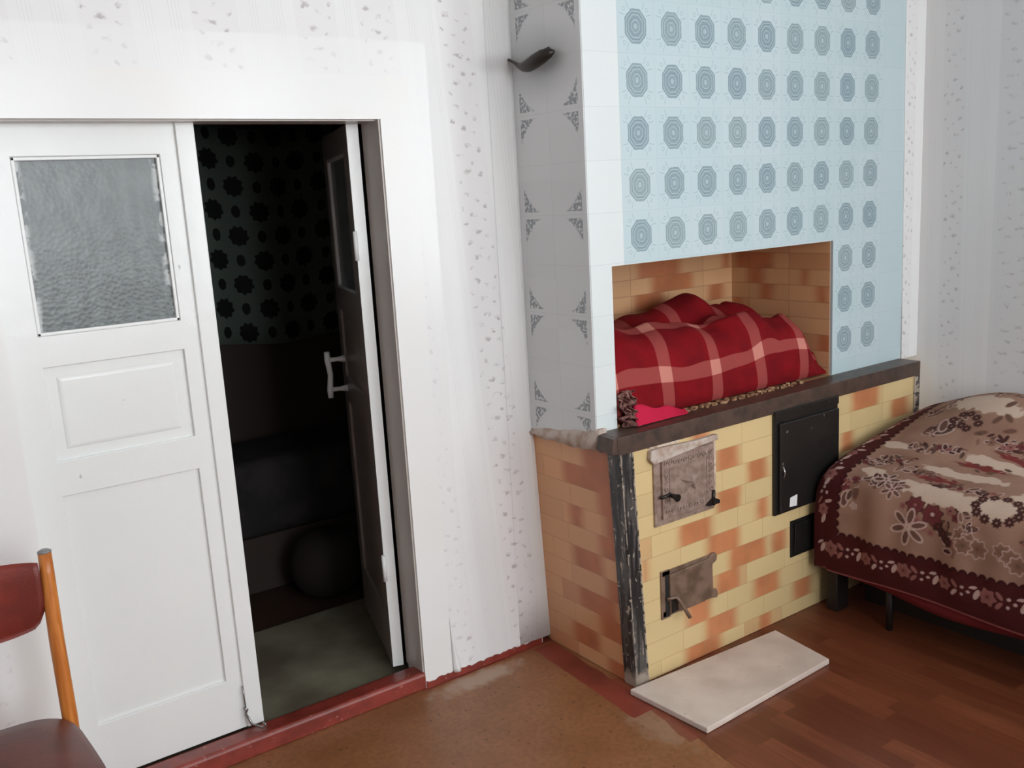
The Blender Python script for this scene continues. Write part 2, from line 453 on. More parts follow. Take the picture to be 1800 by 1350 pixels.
mat('floor_slab', lambda: mixc(mx(sm(noise(pos()[3], 7., 4.), .3, .75) * .5, sm(noise(pos()[3], 45., 2.), .70, .73) * .6), c(212, 196, 184), c(160, 142, 130)), rough=.55)
def weave(u, v, s=900.): return (sn(u * s) * sn(v * s)) * .5 + .5
def m_plaid():
    u, v = uv()
    n = noise(vec(u * 8, v * 8), 1., 3.)
    red = mixc(sm(n, .3, .7), c(132, 16, 24), c(108, 12, 20))
    wu = sm(ab(fr(u / .235 + .49) - .5), .385, .395) ; wv = sm(ab(fr(v / .225 + .289) - .5), .375, .387)
    t = (wu + wv) * .5
    col = mixc(mx(wu, wv) * .85, red, c(158, 74, 70))
    col = mixc(wu * wv * .9, col, c(206, 136, 122))
    return mixc(weave(u, v, 1400.) * .12, col, c(70, 14, 16)), 0. * u + .9
mat('red_plaid_wool', m_plaid, spec=.15, bump=lambda: noise(opos(), 220., 2.), bdist=.0015)
mat('tan_crust', lambda: mixc(sm(noise(pos()[3], 60., 3.), .4, .6), c(176, 138, 104), c(116, 78, 54)), rough=.9)
mat('crimson_cloth', lambda: (.50, .012, .05, 1), rough=.8, spec=.2)
mat('brown_cloth', lambda: mixc(sm(noise(opos(), 60., 3.), .4, .6), c(80, 34, 34), c(150, 110, 100)), rough=.9)
mat('bed_wood', lambda: (.012, .008, .007, 1), rough=.45)
mat('red_sheet', lambda: mixc(noise(opos(), 12.), c(112, 34, 36), c(88, 22, 26)), rough=.8, spec=.2)
mat('mattress_cloth', lambda: c(120, 60, 55), rough=.9)
def m_chairwood():
    t = nn('ShaderNodeTexCoord'); s_ = nn('ShaderNodeSeparateXYZ'); E_.nt.links.new(t.outputs['Object'], s_.inputs[0])
    x, y, z = (S(k) for k in s_.outputs)
    return mixc(sm(noise(vec(x * 90, y * 90, z * 6), 1., 4.), .3, .7), c(206, 128, 58), c(176, 98, 38)), 0. * x + .32
mat('orange_wood', m_chairwood, spec=.5)
mat('red_brown_vinyl', lambda: mixc(sm(noise(opos(), 9., 3.), .35, .7), c(132, 48, 36), c(108, 40, 32)), rough=.45, bump=lambda: noise(opos(), 260., 2.), bdist=.0006)
mat('brown_vinyl', lambda: mixc(sm(noise(opos(), 9., 3.), .35, .7), c(104, 54, 46), c(84, 46, 40)), rough=.38, bump=lambda: noise(opos(), 260., 2.), bdist=.0006)
mat('grey_cap', lambda: (.22, .22, .22, 1), rough=.35)
def m_hall_lino():
    x, y, z, p = pos()
    n = noise(vec(x, y), 4., 4.)
    return mixc(sm(n, .3, .7), c(136, 132, 112), c(98, 88, 74)), 0. * x + .35
mat('pale_linoleum', m_hall_lino)
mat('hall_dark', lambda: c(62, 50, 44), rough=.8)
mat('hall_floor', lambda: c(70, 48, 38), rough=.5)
def m_hang():
    u, v = uv()
    pu = .100; pv = .108
    a = u / pu; b_ = v / pv
    i = fl(a); j = fl(b_); fa = fr(a) - .5; fb = fr(b_) - .5
    par = fr((i + j) * .5) * 2.
    d = dist(fa, fb * 1.05); ang = at2(fb, fa)
    star = d + sn(ang * 9.) * .035 + (noise(vec(u * 60, v * 60), 1., 2.) - .5) * .10
    big = sm(star, .40, .43, 1., 0.); sml = sm(dist(fa * 1.3, fb) + (noise(vec(u * 50, v * 50, 2.), 1., 2.) - .5) * .08, .23, .26, 1., 0.)
    f = par * big + (1. - par) * sml
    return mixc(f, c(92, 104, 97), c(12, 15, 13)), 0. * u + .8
mat('flowered_hanging', m_hang)
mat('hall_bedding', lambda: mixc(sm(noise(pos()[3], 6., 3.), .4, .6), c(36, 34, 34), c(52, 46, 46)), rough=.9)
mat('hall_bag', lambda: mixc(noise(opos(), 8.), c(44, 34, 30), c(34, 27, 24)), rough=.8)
mat('window_paint', lambda: (.78, .78, .77, 1), rough=.4)
def m_clear():
    return (1., 1., 1., 1)
g_ = mat('window_glass', m_clear, rough=.0); g_.node_tree.nodes['Principled BSDF'].inputs['Transmission Weight'].default_value = 1
g_.node_tree.nodes['Principled BSDF'].inputs['IOR'].default_value = 1.0
mat('brown_curtain', lambda: (.6, .6, .58, 1), rough=.9)

# ------------------------------------------------------------------ room shell
DX0, DX1, DZ = -1.755, -.690, 1.834            # door opening
b = MB(); b.box(RX0 - .1, RX1 + .1, RY0 - .3, .62, -.06, 0).build('floor', 'floor_boards')
st(bpy.data.objects['floor'], 'old brown hardboard floor with reddish laminate in front of the stove')
st(MB().box(RX0 - .1, RX1 + .1, RY0 - .2, RYW + .12, RZ1, RZ1 + .1).build('ceiling', 'white_plaster'), 'white ceiling')
# door wall, with a soft swelling of paper where it meets the stove
b = MB()
b.box(RX0 - .1, DX0, RYW, RYW + .115, 0, RZ1)
b.box(DX0, DX1, RYW, RYW + .115, DZ, RZ1)
b.box(DX1, -.2, RYW, RYW + .115, 0, RZ1)
dw = st(b.build('wall_door_side', 'wallpaper_door_wall'), 'white wallpapered wall with bands of tiny mauve sprigs around the double door')
b = MB()
prof = [(-.30, RYW), (-.285, RYW - .002), (-.265, RYW - .012), (-.245, RYW - .022), (-.228, RYW - .026), (-.2135, RYW - .020), (-.205, RYW), ]
for i in range(len(prof) - 1):
    (xa, ya), (xb, yb) = prof[i], prof[i + 1]
zl = [.021, .2, .4, .6, .78, .84, .9, RZ1]
def cw(u, v):
    k = v * (len(zl) - 1); i = min(int(k), len(zl) - 2); z_ = zl[i] + (zl[i + 1] - zl[i]) * (k - i)
    q = u * (len(prof) - 1); j = min(int(q), len(prof) - 2); f_ = q - j
    x_ = prof[j][0] * (1 - f_) + prof[j + 1][0] * f_; y_ = prof[j][1] * (1 - f_) + prof[j + 1][1] * f_
    a_ = .15 + .85 * min(1, z_ / .9)
    if z_ < .81: x_ += (XL(z_) - -.209) * min(1, max(0, (x_ + .30) / .09)) * 1.0
    return (x_, RYW - (RYW - y_) * a_ - .0008, z_)
def XL(z): return -.161 - .040 * z / .80
b.grid(25, 8, cw)
b.uv = None
b.build('corner_wallpaper', 'wallpaper_door_wall', dw, recalc=False, solid=.0005)
# peeling flap of paper at the edge of the painted band
def flap(u, v):
    z_ = .02 + v * .20; wd = .028 * (1 - v) ** 1.3
    return (-.583 + u * wd, RYW - .002 - math.sin(u * 2.6) * .012 * (1 - v), z_)
MB().grid(8, 14, flap).build('peeling_paper', 'white_plaster', dw, solid=.0006, recalc=False)
rwn = WINS[2]
st(MB().box(RX1, RX1 + .12, rwn[2], .62, 0, RZ1).box(RX1, RX1 + .12, RY0 - .2, rwn[1], 0, RZ1).box(RX1, RX1 + .12, rwn[1], rwn[2], 0, rwn[3]).box(RX1, RX1 + .12, rwn[1], rwn[2], rwn[4], RZ1).build('wall_right', 'shaded_wallpaper_right'), 'wallpapered wall beside the bed, shade tinted into the paper')
b = MB()
b.box(RX0 - .12, RX0, RY0 - .2, RYW + .115, 0, RZ1)
st(b.build('wall_left', 'grey_distemper'), 'plain grey side wall')
b = MB(); xs = RX0
for w in WINS:
    if w[0] != 'rear': continue
    b.box(xs, w[1], RY0 - .2, RY0, 0, RZ1); b.box(w[1], w[2], RY0 - .2, RY0, 0, w[3]); b.box(w[1], w[2], RY0 - .2, RY0, w[4], RZ1); xs = w[2]
b.box(xs, RX1, RY0 - .2, RY0, 0, RZ1)
st(b.build('wall_rear', 'grey_distemper'), 'plain grey wall with two windows')
for i, (side, a_, b2, z0, z1) in enumerate(WINS):
    def bar(mb, u0, u1, w0, w1, d0=.02, d1=.07):
        if side == 'rear': mb.box(u0, u1, RY0 - d1, RY0 - d0, w0, w1)
        else: mb.box(RX1 + d0, RX1 + d1, u0, u1, w0, w1)
    mb = MB(); t = .05
    bar(mb, a_, a_ + t, z0, z1); bar(mb, b2 - t, b2, z0, z1); bar(mb, a_, b2, z0, z0 + t); bar(mb, a_, b2, z1 - t, z1)
    mid = (a_ + b2) / 2; bar(mb, mid - .035, mid + .035, z0, z1); bar(mb, a_, b2, z1 - .5, z1 - .44)
    wf = st(mb.build('window_%d' % (i + 1), 'window_paint', bevel=.004), 'white casement window frame')
# strip of wallpapered masonry between the blue tiles and the right wall
st(MB().hexa([(1.436, -.003, .845), (1.545, -.003, .845), (1.545, .5, .845), (1.436, .5, .845), (1.392, -.003, RZ1), (1.545, -.003, RZ1), (1.545, .5, RZ1), (1.392, .5, RZ1)]).build('wall_stove_strip', 'wallpaper_strip'), 'narrow wallpapered strip between the blue tiles and the right wall')
# red painted skirting along the door wall
rng = random.Random(3)
pts = [(-.688, .0)]; n_ = 40
top = [(-.206 - (.482) * k / n_, .021 + rng.uniform(-.004, .004)) for k in range(n_ + 1)]
st(MB().prism([(-.688, 0), (-.206, 0)] + top, RYW - .004, RYW + .001).build('baseboard_door_wall', 'red_floor_paint'), 'red painted line at the foot of the door wall')
# threshold
th = st(MB().prism([(RYW - .004, 0), (RYW - .004, .048), (RYW + .004, .058), (RYW + .06, .055), (RYW + .078, .05), (RYW + .078, 0)], DX0, DX1 - .0, ax='x').build('trim_1', 'red_floor_paint', bevel=.004), 'red painted door threshold')
st(MB().prism([(DX1 - .0005, RYW + .005), (DX1 - .0005, RYW + .115), (DX1 - .006, RYW + .115), (DX1 - .006, RYW + .005)], .05, DZ, ax='z').build('trim_2', 'reveal_paint'), 'glossy beige door reveal')
st(MB().box(DX0, DX1 - .006, RYW + .02, RYW + .115, DZ - .004, DZ).build('trim_3', 'reveal_paint'), 'underside of the door lintel')
# room beyond the doorway
HY0, HY1, HX0, HX1 = RYW + .115, 1.955, -2.9, .7
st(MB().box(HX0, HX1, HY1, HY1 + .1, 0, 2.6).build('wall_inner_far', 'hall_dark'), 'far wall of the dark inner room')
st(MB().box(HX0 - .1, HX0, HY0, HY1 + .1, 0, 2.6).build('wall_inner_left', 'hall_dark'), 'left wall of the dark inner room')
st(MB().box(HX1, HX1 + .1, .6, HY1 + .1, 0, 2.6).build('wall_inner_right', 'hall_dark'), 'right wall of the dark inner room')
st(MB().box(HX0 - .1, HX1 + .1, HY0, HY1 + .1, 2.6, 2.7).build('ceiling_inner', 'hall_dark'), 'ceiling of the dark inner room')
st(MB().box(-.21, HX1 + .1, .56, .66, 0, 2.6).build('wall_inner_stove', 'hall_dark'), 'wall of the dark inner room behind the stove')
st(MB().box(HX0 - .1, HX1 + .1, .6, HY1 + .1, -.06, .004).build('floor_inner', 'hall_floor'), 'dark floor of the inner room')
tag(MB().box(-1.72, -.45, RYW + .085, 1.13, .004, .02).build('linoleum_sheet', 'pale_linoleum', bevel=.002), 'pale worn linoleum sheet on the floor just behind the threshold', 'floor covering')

# ------------------------------------------------------------------ door leaves
def leaf(name, label, O, d, n, width, z0, z1, handle, right_hinge):
    """u runs from the hinge along d, w is depth behind the front face (front faces -n)."""
    root = thing(name, (O[0], O[1], z0), label, 'door', kind='structure')
    def P(u, w, z): return (O[0] + d[0] * u + n[0] * w, O[1] + d[1] * u + n[1] * w, z)
    def bx(mb, u0, u1, w0, w1, za, zb):
        return mb.hexa([P(u, w, z) for z in (za, zb) for (u, w) in ((u0, w0), (u1, w0), (u1, w1), (u0, w1))])
    T = .038; Wd = width
    ul, ur = (.080, Wd - .050) if not right_hinge else (.09, Wd - .07)
    gz0, gz1, m0, m1, l0, l1 = 1.305, 1.750, .976, 1.224, .221, .881
    f = MB(); xs_ = [0, ul, ur, Wd]; zs_ = [z0, l0, l1, m0, m1, gz0, gz1, z1]
    solid = lambda i, j: 0 <= i < 3 and 0 <= j < 7 and not (i == 1 and j in (1, 3, 5))
    for k in (0, T):
        for zz in zs_:
            for xx in xs_: f.v.append(P(xx, k, zz))
    V_ = lambda i, j, k: k * 32 + j * 4 + i
    for i in range(3):
        for j in range(7):
            if not solid(i, j): continue
            f.f.append((V_(i, j, 0), V_(i + 1, j, 0), V_(i + 1, j + 1, 0), V_(i, j + 1, 0)))
            f.f.append((V_(i, j, 1), V_(i, j + 1, 1), V_(i + 1, j + 1, 1), V_(i + 1, j, 1)))
            for (di, dj, A_, B_) in ((-1, 0, (i, j), (i, j + 1)), (1, 0, (i + 1, j), (i + 1, j + 1)), (0, -1, (i, j), (i + 1, j)), (0, 1, (i, j + 1), (i + 1, j + 1))):
                if not solid(i + di, j + dj): f.f.append((V_(*A_, 0), V_(*B_, 0), V_(*B_, 1), V_(*A_, 1)))
    f.build('frame', 'shaded_door_paint' if right_hinge else 'white_gloss_paint', root, bevel=.0025)
    if right_hinge: bx(MB(), -.0015, 0, .001, T - .001, z0 + .002, z1 - .002).build('hinge_edge', 'white_gloss_paint', root, label='white painted hinge edge')
    for (a0, a1, big) in ((l0, l1, 0), (m0, m1, 1)):
        p = MB(); bx(p, ul - .002, ur + .002, .010, T - .008, a0 - .002, a1 + .002)
        # raised field
        k = .034 if big else .0
        if big:
            q = [P(u, .010, z) for (u, z) in ((ul + .028, a0 + .028), (ur - .028, a0 + .028), (ur - .028, a1 - .028), (ul + .028, a1 - .028))]
            r_ = [P(u, .004, z) for (u, z) in ((ul + .040, a0 + .040), (ur - .040, a0 + .040), (ur - .040, a1 - .040), (ul + .040, a1 - .040))]
            p.hexa(q + r_)
        p.build('panel', 'shaded_door_paint' if right_hinge else 'white_gloss_paint', root, bevel=.0012)
    g = MB(); bx(g, ul - .003, ur + .003, .014, .020, gz0 - .003, gz1 + .003); g.build('glass_pane', 'patterned_glass', root, label='textured grey glass pane')
    pt = MB(); s_ = .009
    for (u0, u1, za, zb) in ((ul, ul + s_, gz0, gz1), (ur - s_, ur, gz0, gz1), (ul, ur, gz0, gz0 + s_), (ul, ur, gz1 - s_, gz1)): bx(pt, u0, u1, .003, .014, za, zb)
    pt.build('glazing_bead', 'white_gloss_paint', root, bevel=.002)
    if right_hinge:
        for hz in (1.42, .36):
            h = MB(); a = Vector(P(-.008, -.001, hz)); h.tube([a, a + Vector((0, 0, .09))], .007, 10); bx(h, -.006, .002, .0, .03, hz + .01, hz + .08)
            h.build('hinge', 'white_gloss_paint', root)
        # bracket handle near the free edge
        uh = Wd - .085; hb = MB()
        Q = lambda w, z: Vector(P(uh, w, z))
        for zz in (1.045, .935): hb.tube([Q(0, zz), Q(-.03, zz), Q(-.062, zz)], [.013, .008, .009], 10)
        hb.build('handle_post', 'white_gloss_paint', root)
        gb = MB(); gb.tube([Q(-.064, 1.075), Q(-.064, 1.045), Q(-.058, .99), Q(-.064, .935), Q(-.064, .905)], [.010, .0115, .010, .0115, .010], 10)
        gb.build('handle_grip', 'white_gloss_paint', root)
    else:
        aM = MB(); bx(aM, Wd - .004, Wd + .047, -.009, T, z0 + .002, z1 - .001)
        aM.build('cover_strip', 'white_gloss_paint', root, bevel=.003)
        ht = MB(); q = Vector(P(Wd - .008, -.014, z0 + .050)); e = Vector(P(Wd + .004, -.024, z0 + .016)); ee = Vector(P(Wd + .026, -.050, z0 + .008))
        ht.tube([q + Vector((-.004, 0, .02)), q + Vector((.006, 0, .012)), q, e, ee, ee + Vector((.010, -.006, .008)), ee + Vector((.004, -.002, .016))], .0038, 8)
        ht.tube([q + Vector((.0, .004, .09)), q + Vector((.002, 0, .02))], .002, 6)
        ht.build('bolt_hook', 'steel', root, label='small steel hook at the foot of the door')
    return root
leaf('door_1', 'closed white left door leaf with a textured grey glass pane', (DX0 + .003, .445), (1, 0), (0, 1), .487, .055, DZ - .001, False, False)
_d = Vector((.160, .530)).normalized()
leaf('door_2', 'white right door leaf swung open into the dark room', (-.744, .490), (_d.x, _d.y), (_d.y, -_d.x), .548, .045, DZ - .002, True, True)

# ------------------------------------------------------------------ stove
SV = thing('masonry_stove', (.6, .2, 0), 'tall tiled masonry stove with blue medallion tiles above an orange brick-tiled base', 'stove')
ZB = .845; NX0, NX1, NZ = -.128, .975, 1.3605
b = MB()
b.box(-.213, NX0, 0, .56, ZB, RZ1).box(NX1, 1.43, 0, .56, ZB, RZ1).box(NX0, NX1, 0, .56, NZ, RZ1).box(NX0, NX1, .5, .56, ZB, NZ)
up = b.build('upper_body', 'blue_medallion_tiles', SV, label='pale blue glazed tiles with grey round medallions')
MB().box(-.2165, -.213, .0015, RYW + .004, ZB - .04, RZ1).build('side_tiles', 'grey_spray_tiles', up, label='grey-white tiles with corner flower sprays')
b = MB(); t = .002
b.box(NX0 + t, NX1 - t, .494 - t, .5, ZB + t, NZ - t).box(NX0, NX0 + t, .012, .5, ZB, NZ).box(NX1 - t, NX1, .012, .5, ZB, NZ).box(NX0, NX1, .012, .5, NZ - t, NZ).box(NX0, NX1, .0, .5, ZB, ZB + t)
b.build('niche_lining', 'brick_tiles_niche', SV, label='orange and cream brick tiles inside the sleeping niche')
# lower body: left side leans
def XL(z): return -.161 - .040 * z / .80
FY = -.09
def low(name, mt, pr, y0, y1, x1, z0, z1, lab, dx=0.):
    return MB().hexa([(XL(z0) + dx, y0, z0), (x1, y0, z0), (x1, y1, z0), (XL(z0) + dx, y1, z0), (XL(z1) + dx, y0, z1), (x1, y0, z1), (x1, y1, z1), (XL(z1) + dx, y1, z1)]).build(name, mt, pr, label=lab)
OD = (.512, .872, .418, .800); SD = (.610, .80, .232, .372)   # oven door, small soot door
FD = (-.068, .207, .524, .766); AD = (-.041, .20, .204, .361)  # firebox door, ash door
lo_ = MB()
lo_.hexa([(XL(0), FY, 0), (1.418, FY, 0), (1.418, .56, 0), (XL(0), .56, 0), (XL(.84), FY, .84), (1.418, FY, .84), (1.418, .56, .84), (XL(.84), .56, .84)])
lb = lo_.build('lower_body', 'brick_tiles_front', SV, bevel=.003, label='cream and orange brick tiles of the stove base')
low('side_brick_tiles', 'brick_tiles_side', lb, FY + .002, RYW + .003, XL(0), 0.002, .796, 'terracotta side tiles', dx=-.004).hide_render = False
# the side panel is a thin slab following the leaning side
o = bpy.data.objects['side_brick_tiles']
mw = o.data
off = Vector(ORG[o.name])
for v_ in mw.vertices:
    w_ = v_.co + off
    x_t = XL(w_.z); v_.co.x = (x_t - .004 if w_.x < XL(w_.z) + .0001 - .002 else x_t + .001) - off.x
# plaster ledge between blue side and terracotta side
lg = MB()
ys = np.linspace(-.02, RYW + .002, 16)
rg = random.Random(5); ring = []
for y_ in ys:
    k = (y_ + .02) / (RYW + .02); zt = .862 - .052 * k + rg.uniform(-.003, .003); zb = .788 + .0 * k - .004 + rg.uniform(-.006, .006)
    ring.append([(-.2135, y_, zt), (-.222, y_, zt - .012), (-.229, y_, (zt + zb) / 2), (-.224, y_, zb + .004), (-.205, y_, zb), (-.19, y_, zb), (-.19, y_, zt)])
n0 = 0
for r_ in ring: lg.v += r_
for i in range(len(ring) - 1):
    for k in range(7):
        a0 = i * 7 + k; a1 = i * 7 + (k + 1) % 7; lg.f.append((a0, a1, a1 + 7, a0 + 7)); lg.sm.add(len(lg.f) - 1)
lg.f.append(tuple(range(7))); lg.f.append(tuple(range(len(lg.v) - 1, len(lg.v) - 8, -1)))
lg.build('plaster_ledge', 'plaster_ledge', SV, label='rough plaster ledge on the stove side')
# angle-iron rim: front flange, top flange
b = MB()
b.box(-.214, 1.420, FY - .007, FY, .792, .848).box(-.214, 1.420, FY - .007, -.001, .844, .849)
b.hexa([(-.240, FY - .007, .800), (-.214, FY - .007, .792), (-.214, -.02, .80), (-.240, -.02, .806), (-.232, FY - .007, .848), (-.214, FY - .007, .849), (-.214, -.02, .849), (-.226, -.02, .848)])
b.build('shelf_rim', 'brown_beam', SV, bevel=.0025, label='dark brown iron rim along the shelf')
# rubble and crumbs on the ledge in front of the niche
b = MB(); rg = random.Random(11)
for k in range(150):
    x_ = rg.uniform(-.12, .80); y_ = rg.uniform(-.030, .005) + .012; s_ = rg.uniform(.003, .0075)
    n0 = len(b.v); Rm = Matrix.Rotation(rg.uniform(0, 3), 4, 'Z')
    b.hexa([tuple(Matrix.Translation((x_, y_, .849)) @ Rm @ Vector((sx * s_ * rg.uniform(.6, 1.5), sy * s_, sz * s_))) for sz in (0, 1.1) for (sx, sy) in ((-1, -1), (1, -1), (1, 1), (-1, 1))])
o = b.build('plaster_crumbs', 'tan_crust', SV); o['kind'] = 'stuff'
# corner angle iron, vertical
def iron(mb, x0, x1, y0, y1, z0, z1):
    mb.hexa([(XL(z0) + x0, y0, z0), (XL(z0) + x1, y0, z0), (XL(z0) + x1, y1, z0), (XL(z0) + x0, y1, z0), (XL(z1) + x0, y0, z1), (XL(z1) + x1, y0, z1), (XL(z1) + x1, y1, z1), (XL(z1) + x0, y1, z1)])
b = MB(); iron(b, -.008, .050, FY - .006, FY - .0, .0, .794); iron(b, -.009, -.0035, FY - .006, FY + .050, .0, .794)
b.build('corner_iron', 'chipped_black_iron', SV, bevel=.0015, label='chipped black angle iron on the corner')
b = MB(); b.box(1.385, 1.4205, FY - .005, FY, .30, .792).box(1.4165, 1.4215, FY - .005, FY + .04, .30, .792)
b.build('corner_iron', 'chipped_black_iron', SV, bevel=.001)
# --- firebox door
def plate(mb, x0, x1, z0, z1, y0, y1): return mb.box(x0, x1, y0, y1, z0, z1)
x0, x1, z0, z1 = FD
fr_ = MB(); plate(fr_, x0, x1, z0, z1, FY - .008, FY)
fd = fr_.build('firebox_door_frame', 'painted_cast_iron', SV, bevel=.002, label='cast-iron frame of the upper firebox door')
MB().box(x1 - .006, x1 + .012, FY - .004, FY, z0 + .01, z1 - .01).build('mortar_edge', 'old_mortar', SV)
dp = MB(); dx0, dx1, dz0, dz1 = x0 + .028, x1 - .008, z0 + .022, z1 - .012
plate(dp, dx0, dx1, dz0, dz1, FY - .017, FY - .008)
door = dp.build('firebox_door', 'painted_cast_iron', SV, bevel=.002, label='grey-brown cast door with a raised star')
orn = MB(); cx, cz = (dx0 + dx1) / 2 + .002, (dz0 + dz1) / 2 + .0
def star(cx, cz, r, y0, h):
    for k in range(10):
        a0 = math.pi / 2 + k * math.pi / 5; a1 = a0 + math.pi / 5
        r0 = r if k % 2 == 0 else r * .40; r1 = r * .40 if k % 2 == 0 else r
        orn.quad((cx, y0 - h, cz), (cx + r0 * math.cos(a0), y0, cz + r0 * math.sin(a0)), (cx + r1 * math.cos(a1), y0, cz + r1 * math.sin(a1)))
star(cx, cz, .046, FY - .0175, .018)
so = orn.build('raised_star', 'painted_cast_iron', door, recalc=True)
orn = MB()
for (a0, a1, b0, b1) in ((dx0 + .004, dx1 - .004, dz1 - .046, dz1 - .043), (dx0 + .004, dx1 - .004, dz0 + .040, dz0 + .043), (dx0 + .030, dx0 + .033, dz0 + .04, dz1 - .043), (dx1 - .038, dx1 - .035, dz0 + .04, dz1 - .043)):
    orn.box(a0, a1, FY - .019, FY - .016, b0, b1)
rg = random.Random(4)
def curl(cx, cz, r, ph, turns=1.1):
    P_ = [(cx + r * (1 - .55 * t) * math.cos(ph + t * turns * 6.28), FY - .0185, cz + r * (1 - .55 * t) * math.sin(ph + t * turns * 6.28)) for t in np.linspace(0, 1, 12)]
    orn.tube(P_, .0018, 6)
for i in range(8):
    curl(dx0 + .036 + i * .022, dz1 - .025, .0095, i * 1.3)
    curl(dx0 + .020 + i * .026, dz0 + .022, .009, i * 1.9)
for i in range(7):
    curl(dx0 + .016, dz0 + .058 + i * .021, .008, i * 1.1); curl(dx1 - .020, dz0 + .058 + i * .021, .008, i * 2.1)
orn.build('scroll_ornament', 'painted_cast_iron', door)
kn = MB(); kx, kz = dx0 + .014, dz0 + .076
kn.tube([(kx + .012, FY - .016, kz + .004), (kx + .012, FY - .045, kz + .002), (kx + .012, FY - .058, kz)], [.006, .009, .013], 14)
kn.tube([(kx - .03, FY - .022, kz + .002), (kx + .014, FY - .026, kz + .004)], .006, 8)
kn.build('latch_knob', 'dark_metal', door, label='dark round latch knob')
hg = MB(); hg.tube([(x1 - .018, FY - .020, z0 + .018), (x1 - .018, FY - .020, z0 + .070)], .0065, 10); hg.prism([(x1 - .055, z0 + .026), (x1 - .03, z0 + .040), (x1 - .02, z0 + .045), (x1 + .012, z0 + .030), (x1 + .012, z0 + .018), (x1 - .04, z0 + .018)], FY - .021, FY - .012)
hg.build('hinge', 'dark_metal', fd)
lt = MB(); lt.prism([(x0 - .022, z1 - .012), (x0 - .006, z1 - .030), (x1 - .004, z1 - .004), (x1 + .012, z1 - .006), (x1 + .012, z1 + .014), (x1 - .1, z1 + .012), (x0 + .02, z1 + .020), (x0 - .018, z1 + .016)], FY - .018, FY)
lt.build('lintel_strip', 'plaster_ledge', SV, bevel=.003, label='rough plaster patch above the firebox door')
MB().prism([(x0 + .0, z1 + .018), (x0 + .11, z1 + .018), (x0 + .125, z1 + .026), (x0 + .12, .792), (x0 - .01, .792), (x0 - .018, z1 + .022)], FY - .004, FY).build('mortar_patch', 'old_mortar', SV)
# --- ash door
x0, x1, z0, z1 = AD
b = MB(); b.box(x0 - .006, x0 + .035, FY - .005, FY, z0 - .006, z1 + .004).box(x0, x1 - .012, FY - .005, FY, z0, z0 + .02)
b.box(x0 + .0, x1 - .01, FY - .005, FY, z1 - .015, z1 + .002)
af = b.build('ash_door_frame', 'brown_cast_iron', SV, bevel=.001)
b = MB(); b.prism([(x0 + .026, z0 + .004), (x0 + .055, z0 + .008), (x0 + .075, z0 + .004), (x1 - .060, z0 + .004), (x1 - .04, z0 + .008), (x1 + .008, z0 + .000), (x1 + .012, z0 + .014), (x1 + .006, z0 + .032), (x1 - .012, z0 + .036), (x1 - .014, z1 - .030), (x1 + .006, z1 - .022), (x1 + .010, z1 - .004), (x1 + .002, z1 + .008), (x1 - .016, z1 + .006), (x1 - .030, z1 - .006), (x0 + .026, z1 - .012)], FY - .015, FY - .004)
ad = b.build('ash_door', 'brown_cast_iron', SV, bevel=.0025, label='small brown cast ash door')
MB().box(x0 + .012, x0 + .027, FY - .007, FY - .0045, z0 + .0, z1 - .012).build('door_gap', 'gap_black', af)  # raised black strip stands in for the dark gap at the door edge
b = MB(); b.tube([(x0 + .008, FY - .018, z0 + .068), (x0 + .045, FY - .022, z0 + .066), (x0 + .052, FY - .028, z0 + .055), (x0 + .083, FY - .045, z0 - .010)], [.006, .005, .0055, .007], 10)
b.build('latch_handle', 'brown_cast_iron', ad)
b = MB(); b.prism([(x0 + .028, z0 + .010), (x0 + .062, z0 + .014), (x0 + .056, z0 + .058), (x0 + .028, z0 + .062)], FY - .0158, FY - .0145); b.build('shadow_plate', 'dark_metal', ad)
# --- oven door
x0, x1, z0, z1 = OD
b = MB(); b.box(x0, x1, FY - .012, FY, z0, z1)
of = b.build('oven_frame', 'black_enamel', SV, bevel=.002)
b = MB(); b.box(x0 + .018, x1 - .006, FY - .024, FY - .012, z0 + .008, z1 - .045)
od = b.build('oven_door', 'black_enamel', SV, bevel=.004, label='large black oven door')
b = MB(); b.prism([(x0, z1 - .03), (x0 + .06, z1 - .045), (x0 + .16, z1 - .035), (x1, z1 - .03), (x1, z1), (x0, z1)], FY - .017, FY - .012); b.build('warped_lip', 'black_enamel', of, bevel=.002)
b = MB(); b.hexa([(.578, FY - .0252, .441), (.618, FY - .0252, .437), (.618, FY - .0238, .437), (.578, FY - .0238, .441), (.581, FY - .0252, .474), (.621, FY - .0252, .479), (.621, FY - .0238, .479), (.581, FY - .0238, .474)])
b.build('sticker', 'white_sticker', od, label='small white sticker')
b = MB(); b.tube([(x0 + .030, FY - .024, .60), (x0 + .034, FY - .030, .575), (x0 + .032, FY - .024, .55)], .004, 8); b.build('catch', 'steel', od)
# --- soot door
x0, x1, z0, z1 = SD
b = MB(); b.box(x0, x1, FY - .006, FY, z0, z1); b.box(x0 + .015, x1 - .01, FY - .014, FY - .006, z0 + .015, z1 - .012)
b.build('soot_door', 'black_enamel', SV, bevel=.002)
